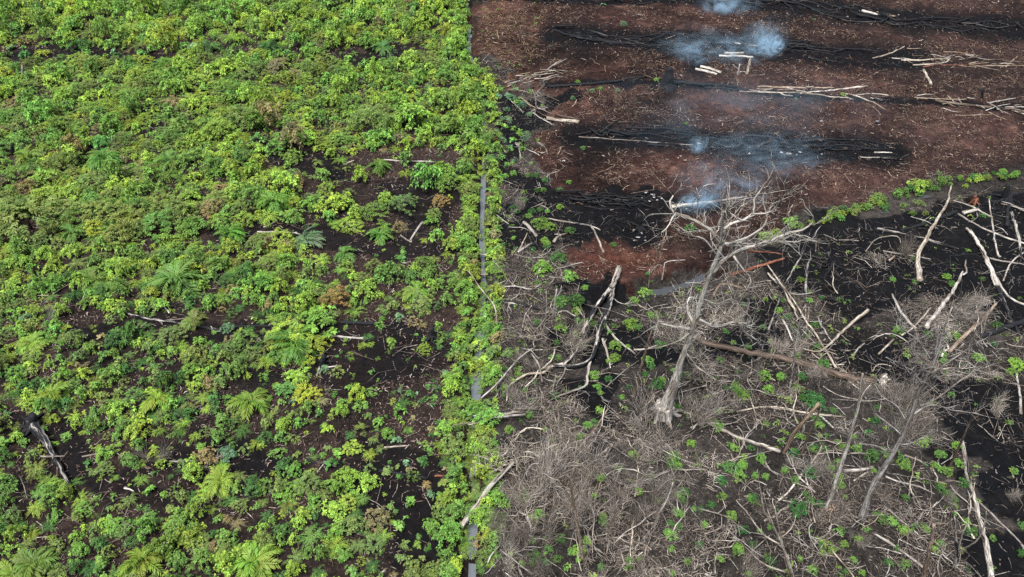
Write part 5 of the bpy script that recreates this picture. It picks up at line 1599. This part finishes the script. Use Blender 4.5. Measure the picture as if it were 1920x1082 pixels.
for k, lst in kinds.items():
    inside = [c for c in lst if -5 < c[4] < 1925 and -2 < c[5] < 1090]
    inside.sort(key=lambda c: -c[3] * ppm((c[0], c[1], c[2])))
    keep = set(id(c) for c in inside[:LIM[k]])
    name, noun, grp, pr = SPEC[k]
    for c in lst:
        x, y, z, r, px, py, cv, where = c
        tone = R.choice(TW[k])
        if where == 'verge': tone = R.choice(['bright lime', 'yellow-green', 'mid green', 'olive green', 'fresh green', 'mid green'])
        elif py < 450 and k == 'leafy' and R.random() < 0.5: tone = R.choice(['mid green', 'fresh green', 'bright lime'])
        elif py > 520 and R.random() < 0.5: tone = R.choice(['olive green', 'mid green', 'deep green', 'deep green', 'olive green', 'fresh green'])  # vignette-like darkening of the near field put into the leaf tones
        if R.random() < 0.035: tone = 'dry olive'
        s = r / 0.85
        sz = R.uniform(0.8, 1.6) if k == 'leafy' else (R.uniform(0.7, 1.2) if k != 'aca' else R.uniform(0.8, 1.4))
        if id(c) in keep:
            p = (x, y, z)
            if k == 'aca':
                t = bush_thing(name, R.choice(pr), p, s, sz, jit(TONES[tone]))
                t['category'] = 'bush'; t['group'] = grp
                AUTO.append((t, noun, tone, s, px, py, 'L'))
            else:
                shrub(name, R.choice(pr), p, s, sz, tone, 'shrub' if k == 'leafy' else ('fern' if k == 'fern' else 'seedling'), noun, grp, 'L' if px < 905 else 'R')
        else:
            add_rest(R.choice((LOW if -30 < px < 1950 and -25 < py < 1115 else OUTER)[k]), x, y, z, s, sz, jit(TONES[tone]))

# low growth between the shrubs, too small and many to count: small tufts
TUFT = [leafy(800 + i, 0.5, 0.5, 4, 5, 0.42, 0.55, 0.3) for i in range(5)] + [fronds(820 + i, 6, 0.7, 0.05, 4, 0.36) for i in range(4)]
NT = 15000
xs = rng.uniform(-72, 60, NT); ys = rng.uniform(11, 106, NT); zs = gz(xs, ys)
cpx, cpy, _ = pix(xs, ys, zs)
cov = np.clip(cover(cpx, cpy) * 0.85 + 0.2, 0, 1)
dx = np.interp(cpy, [p[1] for p in DITCH1], [p[0] for p in DITCH1])
d1 = seg_dist(xs, ys, D1W); d2 = seg_dist(xs, ys, D2W)
ch_, rd_, gr_ = masks(cpx, cpy, xs, ys)
for i in range(NT):
    if cpy[i] > 1480 or cpx[i] < -420 or cpx[i] > 2450 or d1[i] < 0.7 or d2[i] < 0.9: continue
    if cpx[i] > dx[i]:
        pr = 0.85 * (1 - rd_[i]) * (1 - 0.7 * ch_[i]) * np.clip((fbm(xs[i], ys[i], 0.35, 2) - 0.3) * 4, 0.1, 1)
        if cpx[i] < 1010 and cpy[i] < 480: pr = max(pr, 0.3)
        if rng.random() > pr: continue
        tone = R.choice(['deep green', 'mid green', 'olive green'])
        s = R.uniform(0.15, 0.5)
    else:
        if rng.random() > cov[i] * 0.9: continue
        tone = R.choice(['mid green', 'olive green', 'yellow-green', 'deep green', 'bright lime'])
        s = R.uniform(0.16, 0.55)
    add_rest(R.choice(TUFT), xs[i], ys[i], zs[i], s, R.uniform(0.6, 1.1), jit(TONES[tone]))
me = mk_mesh('undergrowth', np.vstack(REST_V), np.vstack(REST_F), np.vstack(REST_C)); me.materials.append(LEAF)
tag(link('undergrowth', me, None, None, (1, 1, 1, 1)), 'low green undergrowth between the shrubs', 'undergrowth', None, 'stuff')

# ------------------------------------------------------------------ dead bushes and loose branches in the grey clearing
def dead_bush_mesh(seed, n=250, H0=0.9, R0=1.0):
    """a tangle: some leaning stems, each dressed with fine side twigs, and stray ones lying between"""
    rr = np.random.default_rng(seed)
    s = Soup()
    stems = []
    lean = rr.normal(0, 0.5, 2)
    for i in range(9):
        a = rr.random() * 6.28; q = rr.random() ** 0.6 * 0.75 * R0
        p = np.array([q * math.cos(a), q * math.sin(a), 0.02])
        d = np.array([lean[0] + rr.normal(0, 0.7), lean[1] + rr.normal(0, 0.7), rr.uniform(0.15, 1.0)]); d /= np.linalg.norm(d)
        pts = [p]
        for _ in range(6):
            d = d + rr.normal(0, 0.22, 3) + np.array([0, 0, -0.09]); d /= np.linalg.norm(d)
            z = pts[-1] + d * rr.uniform(0.12, 0.22) * R0; z[2] = max(z[2], 0.02); pts.append(z)
        stems.append(np.array(pts))
        b = rr.uniform(0.7, 1.4)
        s.add(*tube(stems[-1], [0.022, 0.015, 0.008], 4, 0.08, i), (b, b, b * 0.95))
    for i in range(n):
        P = stems[int(rr.integers(0, 9))]
        if rr.random() < 0.25:
            a = rr.random() * 6.28; q = rr.random() ** 0.5 * R0
            p = np.array([q * math.cos(a), q * math.sin(a), rr.uniform(0.02, 0.25)]); d = rr.normal(0, 1, 3) * np.array([1, 1, 0.25])
        else:
            k = int(rr.integers(1, 7)); p = P[k]; d = (P[k] - P[k - 1]) / 0.17 * rr.uniform(0, 1) + rr.normal(0, 0.8, 3)
        d /= np.linalg.norm(d) + 1e-9
        L = rr.uniform(0.2, 0.75) * R0
        pts = [p]
        for _ in range(4):
            d = d + rr.normal(0, 0.3, 3) + np.array([0, 0, -0.08]); d /= np.linalg.norm(d)
            z = pts[-1] + d * L / 4; z[2] = max(z[2], 0.01); pts.append(z)
        r0 = rr.uniform(0.005, 0.014)
        b = rr.uniform(0.5, 1.4)
        s.add(*tube(np.array(pts), [r0, r0 * 0.8, r0 * 0.4], 3, 0.05, i), (b, b * rr.uniform(0.92, 1.0), b * rr.uniform(0.82, 1.0)))
    return s.mesh('twigs', False)


def broom_mesh(seed, n=420):
    """a dead upright bush: many thin stems fanning up from one foot, with fine ends"""
    rr = np.random.default_rng(seed)
    s = Soup()
    cl = rr.normal(0, 0.38, (6, 2)); ll = rr.normal(0, 0.45, (6, 2)); hh = rr.uniform(0.5, 1.3, 6)
    for i in range(n):
        a = rr.random() * 6.28; e = rr.uniform(0.4, 1.5); q = int(rr.integers(0, 6))
        z0 = rr.uniform(0, 0.9) * rr.random() * hh[q]
        p = np.array([cl[q, 0] + ll[q, 0] * z0 + rr.normal(0, 0.1), cl[q, 1] + ll[q, 1] * z0 + rr.normal(0, 0.1), z0])
        d = np.array([math.cos(a) * math.cos(e) + ll[q, 0], math.sin(a) * math.cos(e) + ll[q, 1], math.sin(e)]); d /= np.linalg.norm(d)
        L = rr.uniform(0.3, 1.1) * hh[q]
        pts = [p]
        for _ in range(4):
            d = d + rr.normal(0, 0.25, 3); d /= np.linalg.norm(d); pts.append(pts[-1] + d * L / 4)
        r0 = rr.uniform(0.003, 0.0085); b = rr.uniform(0.6, 1.45)
        s.add(*tube(np.array(pts), [r0, r0 * 0.8, r0 * 0.35], 3, 0.05, i), (b, b * rr.uniform(0.94, 1.0), b * rr.uniform(0.86, 1.0)))
    return s.mesh('twigs', False)


DB = [dead_bush_mesh(900), broom_mesh(910), dead_bush_mesh(901), broom_mesh(911), broom_mesh(912)]
for m_ in DB: m_.materials.append(WOOD)
DBUSH = [(1000, 830, 60), (990, 925, 40), (1050, 745, 45), (1000, 985, 52), (1105, 955, 50), (1180, 1000, 56), (1230, 800, 55), (1155, 780, 40), (1290, 655, 42), (1340, 760, 34), (1230, 1055, 46),
         (1065, 640, 36), (965, 615, 32), (970, 745, 42), (1700, 775, 42), (1745, 590, 36), (1790, 575, 34), (1310, 605, 40), (1400, 700, 28), (1565, 955, 26), (1640, 900, 32), (1180, 885, 36), (1335, 862, 34),
         (1470, 652, 24), (1250, 905, 40), (1345, 1000, 40), (1010, 1055, 36), (1105, 1062, 40), (950, 1040, 32), (1040, 880, 50), (1075, 830, 46), (940, 980, 34), (1020, 930, 48), (1150, 940, 40), (1300, 770, 34),
         (1380, 680, 26), (1360, 590, 26), (1270, 600, 30), (1680, 740, 34), (1720, 800, 36), (1840, 690, 22), (1870, 760, 24), (1590, 800, 22), (1500, 870, 22), (1610, 730, 22), (1440, 960, 26), (1395, 1060, 28),
         (1300, 1065, 34), (990, 680, 34), (1110, 860, 34), (1830, 560, 20), (1700, 470, 18), (1640, 480, 16), (1780, 930, 20), (1550, 880, 20), (1690, 960, 22), (980, 380, 20), (955, 400, 18), (1000, 270, 14), (985, 165, 14),
         (1330, 690, 30), (1200, 830, 36), (1270, 840, 34), (1210, 950, 38), (1070, 900, 42), (915, 835, 18), (1610, 1000, 20), (1480, 740, 18), (1900, 930, 18), (1530, 700, 16),
         (760, 420, 14), (300, 850, 26), (390, 860, 24), (95, 590, 22), (780, 560, 14), (700, 195, 14), (800, 170, 14), (600, 75, 16)]
for i, (px, py, rp) in enumerate(DBUSH):
    g = ground_at(px, py + rp * 0.4); m = ppm(g); s = rp / m / 0.9
    t = bpy.data.objects.new('dead_bush', None); COL.objects.link(t); t.location = g
    t.rotation_euler = (0, 0, R.uniform(0, 6.28)); t.scale = (s, s, s * (R.uniform(0.5, 0.85) if i % 5 in (0, 2) else R.uniform(0.9, 1.6)))
    wd = R.choice(['taupe', 'grey', 'grey', 'lgrey', 'taupe'])
    b = R.uniform(0.8, 1.15)
    t.rotation_euler = (R.gauss(0, 0.15), R.gauss(0, 0.15), R.uniform(0, 6.28)); t.scale = (t.scale[0] * R.uniform(0.7, 1.25), t.scale[1] * R.uniform(0.7, 1.25), t.scale[2])
    w = link('twigs', DB[i % 5], None, t, tuple(x * b for x in WC[wd]) + (0,)); w['kind'] = 'stuff'
    t['category'] = 'bush'; t['group'] = 'dead twiggy bushes in the clearing'
    AUTO.append((t, 'dead bush of fine twigs', {'taupe': 'grey-brown', 'grey': 'dark grey', 'lgrey': 'pale grey'}[wd], s, px, py, 'R' if px > 900 else 'L'))


def branch_mesh(seed):
    """a crooked fallen branch, two to four side limbs, 2 m long"""
    rr = np.random.default_rng(seed)
    s = Soup()
    p = np.array([-1.0, 0, 0.04]); d = np.array([1.0, 0, 0.03]); pts = [p]
    for _ in range(7):
        d = d + rr.normal(0, 0.22, 3) * np.array([1, 1, 0.4]); d[0] = abs(d[0]); d /= np.linalg.norm(d)
        q = pts[-1] + d * 0.29; q[2] = max(q[2], 0.02); pts.append(q)
    r0 = rr.uniform(0.028, 0.045)
    s.add(*tube(np.array(pts), [r0, r0 * 0.8, r0 * 0.4], 5, 0.1, seed))
    for _ in range(rr.integers(2, 5)):
        i = rr.integers(2, 7); d = np.array([0.7, rr.choice([-1, 1]) * rr.uniform(0.5, 1.2), rr.uniform(0, 0.5)]); d /= np.linalg.norm(d)
        q = [pts[i]]
        for _ in range(4):
            d = d + rr.normal(0, 0.25, 3); d /= np.linalg.norm(d); q.append(q[-1] + d * rr.uniform(0.1, 0.24)); q[-1][2] = max(q[-1][2], 0.02)
        s.add(*tube(np.array(q), [r0 * 0.6, r0 * 0.45, r0 * 0.2], 4, 0.1, seed + i))
    me = s.mesh('loose_branch'); me.materials.append(WOOD)
    return me


BR = [branch_mesh(950 + i) for i in range(12)]
n_br = 0
tries = 0
while n_br < 235 and tries < 8000:
    tries += 1
    px, py = R.uniform(915, 1915), R.uniform(20, 1075)
    g = ground_at(px, py)
    if seg_dist(g[0], g[1], D1W) < 1.2 or seg_dist(g[0], g[1], D2W) < 1.3: continue
    c_, r_, g_ = masks(np.array([px]), np.array([py]), g[0:1], g[1:2])
    if r_[0] > 0.5 and R.random() > 0.22: continue
    if c_[0] > 0.5 and R.random() > 0.3: continue
    o = link('loose_branch', R.choice(BR), None, None, None)
    wd = R.choice(['lgrey', 'taupe', 'pale', 'grey']) if r_[0] < 0.5 else R.choice(['tan', 'tan', 'taupe', 'pale'])
    o.color = (*WC[wd], 0.0 if R.random() < 0.75 else 0.45)
    o.location = g + np.array([0, 0, 0.04]); s = R.uniform(0.55, 1.6) * (0.7 if r_[0] > 0.5 else 1.0)
    o.rotation_euler = (0, 0, R.uniform(0, 6.28)); o.scale = (s, s, s)
    o['category'] = 'branch'; o['group'] = 'loose branches lying in the clearing'
    AUTO.append((o, 'crooked loose branch', {'lgrey': 'pale grey', 'taupe': 'grey-brown', 'pale': 'bleached', 'grey': 'dark grey', 'tan': 'tan'}[wd], s * 0.8, px, py, 'R'))
    n_br += 1

XT = random.Random(41)
for (cx, cy, wx, wy, num, sl, where) in ((1790, 112, 110, 13, 22, 0.06, 'the far branch tangle'), (1540, 176, 120, 10, 16, 0.06, 'the middle branch row'), (1830, 200, 95, 13, 20, 0.12, 'the eastern log row'),
                                     (1010, 148, 45, 14, 20, -0.25, 'the brush end beside the thicket'), (1000, 200, 40, 30, 14, 0.4, 'the bushy ditch bank')):
    got = []
    for i in range(num):
        x, y = cx + XT.uniform(-wx, wx), 0
        y = cy + (x - cx) * sl + XT.gauss(0, wy * 0.5)
        L = XT.uniform(14, 48); a = math.atan(sl) + XT.gauss(0, 0.28)
        dx, dy = L * math.cos(a) / 2, L * math.sin(a) / 2
        wd = XT.choice(['tan', 'pale', 'lgrey', 'taupe', 'brown'])
        o = log('loose_branch', None, None, [(x - dx, y - dy), (x + XT.uniform(-4, 4), y + XT.uniform(-2.5, 2.5)), (x + dx, y + dy)], (XT.uniform(1.6, 3.2), XT.uniform(0.9, 2)), wd, XT.choice([0, 0, 0, 0.4]), XT.choice([0, 0.1, 0.25]), 5)
        got.append((x, o))
    got.sort(key=lambda q: q[0])
    for i, (_, o) in enumerate(got):
        tag(o, f'thin stick, {NTH[i]} from the west in {where}', 'branch', 'sticks piled in ' + where)

# ------------------------------------------------------------------ litter: sticks, roots, chips past counting
def sticks(n, cx, cy, L, r, col, bend=0.25, rise=0.12):
    """n three-point sticks as three-sided prisms, all at once"""
    az = rng.random(n) * 2 * math.pi
    d = np.stack([np.cos(az), np.sin(az), np.zeros(n)], 1)
    s = np.stack([-np.sin(az), np.cos(az), np.zeros(n)], 1)
    c = np.stack([cx, cy, gz(cx, cy)], 1)
    b = rng.normal(0, bend, n)
    P0 = c - d * (L / 2)[:, None]; P2 = c + d * (L / 2)[:, None]; P1 = c + s * (b * L)[:, None]
    for P in (P0, P1, P2):
        P[:, 2] = gz(P[:, 0], P[:, 1]) + r * 0.8 + np.abs(rng.normal(0, rise, n)) * L
    V = []
    for P, f in ((P0, 1.0), (P1, 0.95), (P2, 0.55)):
        for k in range(3):
            a = 2 * math.pi * k / 3 + 0.5
            V.append(P + (s * math.cos(a) + np.array([0, 0, 1]) * math.sin(a)) * (r * f)[:, None])
    V = np.stack(V, 1)                                   # n, 9, 3
    f = []
    for i in (0, 3):
        for k in range(3):
            k2 = (k + 1) % 3
            f.append((i + k, i + k2, i + 3 + k2, i + 3 + k))
    F = (np.arange(n)[:, None, None] * 9 + np.array(f)[None]).reshape(-1, 4)
    C = np.repeat(col, 9, 0)
    TC = np.stack([np.repeat(rng.random(n) * 50, 9) + np.tile(np.repeat([0, .3, .6], 3), n), V.reshape(-1, 3)[:, 0] * 0.5, V.reshape(-1, 3)[:, 1] * 0.5], 1)
    return V.reshape(-1, 3), F, C, TC


def scatter(n, wfun, x0=-72, x1=72, y0=11, y1=106):
    xs = rng.uniform(x0, x1, n); ys = rng.uniform(y0, y1, n)
    px, py, _ = pix(xs, ys, 0)
    c, r, g = masks(px, py, xs, ys)
    ok = (px > -300) & (px < 2350) & (py < 1450) & (rng.random(n) < wfun(px, py, c, r, g, xs, ys))
    ok &= (seg_dist(xs, ys, D1W) > 1.0) & (seg_dist(xs, ys, D2W) > 1.2)
    return xs[ok], ys[ok], c[ok], r[ok], g[ok]


def litter(name, label, n, wfun, Lr, rr_, pal, bend, rise, x0=-6, x1=66):
    xs, ys, c, r, g = scatter(n, wfun, x0, x1)
    k = len(xs)
    L = np.exp(rng.normal(math.log(Lr), 0.5, k)); ra = np.exp(rng.normal(math.log(rr_), 0.35, k))
    pal = np.array(pal)
    col = pal[rng.integers(0, len(pal), k)] * rng.uniform(0.6, 1.3, (k, 1))
    V, F, C, TC = sticks(k, xs, ys, L, ra, col, bend, rise)
    me = mk_mesh(name, V, F, C, TC); me.materials.append(WOOD)
    tag(link(name, me, None, None, (1, 1, 1, 0)), label, 'litter', None, 'stuff')


TANS = [(0.24, 0.155, 0.11), (0.30, 0.215, 0.16), (0.16, 0.08, 0.055), (0.11, 0.05, 0.036), (0.22, 0.15, 0.12), (0.38, 0.30, 0.24), (0.09, 0.045, 0.035)]
GREYS = [(0.30, 0.26, 0.22), (0.22, 0.19, 0.16), (0.36, 0.32, 0.27), (0.16, 0.13, 0.11), (0.27, 0.22, 0.18)]
clump = lambda x, y, f=0.5: np.clip((fbm(x, y, f, 3) - 0.38) * 4, 0.08, 1)
drift = lambda x, y, f, t, k: np.clip((fbm(x, y, f, 3) - t) * k, 0.02, 1)
litter('root_litter', 'tan torn roots and chips strewn over the red cleared peat', 140000, lambda px, py, c, r, g, x, y: r * (1 - 0.9 * c) * drift(x, y, 0.45, 0.40, 4), 0.28, 0.018, TANS, 0.28, 0.16)
litter('branch_litter', 'bent roots in drifts on the red cleared peat', 16000, lambda px, py, c, r, g, x, y: r * (1 - 0.85 * c) * drift(x + 9, y, 0.22, 0.47, 7) * drift(x + 30, y, 0.9, 0.42, 5), 0.62, 0.028, TANS, 0.3, 0.18)
litter('edge_litter', 'pale torn roots heaped along the ditch edge of the cleared peat', 9000, lambda px, py, c, r, g, x, y: r * (1 - 0.9 * c) * np.exp(-((px - 925) / 55) ** 2), 0.55, 0.025, [(0.40, 0.28, 0.18), (0.32, 0.2, 0.12), (0.22, 0.12, 0.08)], 0.3, 0.2, -4, 14)
litter('chip_litter', 'pale wood chips dotted over the red cleared peat', 7000, lambda px, py, c, r, g, x, y: r * (1 - 0.6 * c) * drift(x + 2, y, 0.3, 0.36, 4), 0.2, 0.04, [(0.40, 0.33, 0.27), (0.30, 0.22, 0.18), (0.24, 0.15, 0.11)], 0.04, 0.05)
litter('twig_litter', 'grey twigs matted over the dead clearing', 150000, lambda px, py, c, r, g, x, y: g * (1 - 0.85 * c) * drift(x, y, 0.3, 0.44, 6), 0.6, 0.012, GREYS, 0.11, 0.2)
litter('stick_litter', 'thicker pale sticks and thin limbs tangled over the dead clearing', 10000, lambda px, py, c, r, g, x, y: g * (1 - 0.7 * c) * drift(x + 5, y, 0.35, 0.42, 5), 1.15, 0.021, [(0.38, 0.34, 0.29), (0.28, 0.25, 0.22), (0.22, 0.19, 0.17), (0.44, 0.41, 0.36)], 0.08, 0.16)
litter('leaf_litter', 'dull brown and grey leaf scraps on the soil of the dead clearing', 60000, lambda px, py, c, r, g, x, y: g * (1 - 0.8 * c) * drift(x + 15, y, 0.5, 0.40, 5), 0.14, 0.035, [(0.14, 0.105, 0.085), (0.20, 0.165, 0.14), (0.10, 0.075, 0.06), (0.26, 0.22, 0.19)], 0.1, 0.1)
litter('bark_litter', 'pale bark scraps and sticks on the dark soil between the green shrubs', 60000, lambda px, py, c, r, g, x, y: (1 - np.clip(r + g, 0, 1)) * (1 - 0.5 * c) * drift(x, y, 0.5, 0.42, 6), 0.25, 0.024,
       [(0.34, 0.27, 0.235), (0.24, 0.18, 0.155), (0.14, 0.085, 0.07), (0.46, 0.41, 0.36), (0.17, 0.11, 0.09), (0.09, 0.055, 0.045)], 0.12, 0.12, -66, 1)
litter('chip_litter', 'small brown and pinkish chips matted on the soil between the green shrubs', 85000, lambda px, py, c, r, g, x, y: (py < 1130) * (px > -40) * np.clip(py / 500, 0.3, 1) * (1 - np.clip(r + g, 0, 1)) * (1 - 0.6 * c) * drift(x, y, 0.4, 0.36, 5), 0.11, 0.022,
       [(0.22, 0.15, 0.125), (0.15, 0.09, 0.075), (0.10, 0.05, 0.042), (0.30, 0.225, 0.19), (0.38, 0.31, 0.27)], 0.15, 0.1, -66, 1)
litter('twig_litter', 'long thin grey twigs lying between the green shrubs', 5000, lambda px, py, c, r, g, x, y: (1 - np.clip(r + g, 0, 1)) * drift(x + 3, y, 0.3, 0.42, 6), 0.9, 0.014, GREYS, 0.15, 0.15, -66, 1)
litter('charred_litter', 'black and ashy sticks on the burnt ground', 40000, lambda px, py, c, r, g, x, y: c * drift(x, y, 0.6, 0.40, 5) * (px > 905), 0.5, 0.014,
       [(0.008, 0.008, 0.010), (0.02, 0.02, 0.022), (0.07, 0.07, 0.072), (0.16, 0.155, 0.15), (0.01, 0.01, 0.011)], 0.2, 0.12)

# ------------------------------------------------------------------ smoke
def smoke(label, px, py, rx, rz, dens, freq=1.6, pw=1.3, ry=None, up=0.55, lo=0.42, hi=0.72, tilt=0.0):
    import bmesh
    g = ground_at(px, py); m = ppm(g)
    bm = bmesh.new(); bmesh.ops.create_icosphere(bm, subdivisions=3, radius=1.0)
    me = bpy.data.meshes.new('smoke'); bm.to_mesh(me); bm.free()
    me.materials.append(smoke_mat('smoke_volume', dens, freq, pw, lo, hi))
    o = link('smoke', me)
    sx = rx / m; sz = rz / m
    sy = (ry / m) if ry else sx * 0.7
    o.scale = (sx, sy, sz); o.location = g + np.array([math.sin(tilt) * sz * up, 0, sz * up]); o.rotation_euler = (0, tilt, 0)
    tag(o, label, 'smoke', None, 'stuff')


smoke('dense white smoke rising from the far smoking windrow', 1447, 98, 24, 36, 7.0, 1.7, 2.0, tilt=0.25)
smoke('white wisp leaning west from the far smoking windrow', 1436, 99, 24, 52, 4.0, 1.9, 1.9, tilt=-0.45)
smoke('low white wisp at the foot of the dense white smoke', 1430, 100, 44, 20, 3.0, 2.2, 1.8)
smoke('pale smoke thinning above the dense white smoke', 1432, 90, 62, 62, 0.6, 1.5, 1.6)
smoke('thin blue smoke drifting along the smoking windrow', 1345, 96, 150, 32, 0.42, 2.8, 1.3)
smoke('blue smoke over the dark notch of the smoking windrow', 1300, 116, 50, 34, 0.55, 2.2, 1.6)
smoke('smoke puff at the top edge of the cleared land', 1362, 22, 76, 42, 1.1, 1.8, 1.6)
smoke('small smoke puff on the middle windrow', 1308, 286, 26, 34, 4.2, 1.6, 2.2)
smoke('low blue smoke along the middle windrow', 1450, 294, 180, 26, 0.42, 3.0, 1.3)
smoke('white smoke rising from the smouldering ash log', 1316, 388, 30, 58, 2.6, 2.0, 1.6, tilt=0.5)
smoke('white wisp over the west end of the smouldering ash log', 1298, 390, 22, 44, 2.0, 2.0, 1.6, tilt=0.2)
smoke('low white wisp along the smouldering ash log', 1310, 390, 60, 20, 1.6, 2.4, 1.5)
smoke('pale smoke veil behind the tall dead tree', 1360, 362, 130, 62, 0.35, 2.0, 1.4)
smoke('faint blue smoke veil over the cleared peat', 1400, 245, 360, 90, 0.05, 1.6, 1.1, 220)

# ------------------------------------------------------------------ labels for the plants and branches that have none by hand
import collections
for o in list(COL.objects):
    if 'autorow' in o: del o['autorow']


def size_word(s):
    return 'small' if s < 0.55 else ('medium' if s < 0.9 else 'large')


rows = collections.defaultdict(list)
for (o, noun, tone, s, px, py, side) in AUTO:
    best = min((l for l in LAND if l[3] == side), key=lambda l: (l[1] - px) ** 2 + ((l[2] - py) * 1.35) ** 2)
    dx_, dy_ = px - best[1], (py - best[2]) * 1.35
    D = math.hypot(dx_, dy_)
    if D < 16: rel = 'touching'
    elif abs(dx_) > abs(dy_) * 1.2: rel = 'just west of' if dx_ < 0 else 'just east of'
    else: rel = 'just behind' if dy_ < 0 else 'just in front of'
    if D > 75 and rel != 'touching': rel = rel.replace('just', 'well')
    ph = best[0]
    w = ph.split()
    rows[(size_word(s), tone, noun, rel, ph)].append((D, o))
ORD = {1: ['{}'], 2: ['nearer {}', 'farther {}'], 3: ['nearest {}', 'middle {}', 'farthest {}']}
for (sz, tone, noun, rel, ph), lst in rows.items():
    lst.sort(key=lambda t: t[0])
    for i, (D, o) in enumerate(lst):
        base = f'{sz} {tone} {noun}'
        if len(lst) <= 3: base = ORD[len(lst)][i].format(base)
        lb = f'{base} {rel} {ph}'
        if len(lst) > 3:
            nth = NTH[sorted(range(len(lst)), key=lambda q: lst[q][1].location[0]).index(i)]
            lb2 = f'{base} {rel} {ph}, {nth} from the west'
            if len(lb2.split()) > 16: lb2 = f'{nth} from west of the {base}s {rel} {ph}'
            if len(lb2.split()) > 16: lb2 = ' '.join(lb2.split()[:16])
            lb = lb2
        w = lb.split()
        if len(w) > 16: lb = ' '.join(w[:16])
        o['label'] = lb
print('objects', len(COL.objects), 'verts rest', restn, 'cand', {k: len(v) for k, v in kinds.items()})
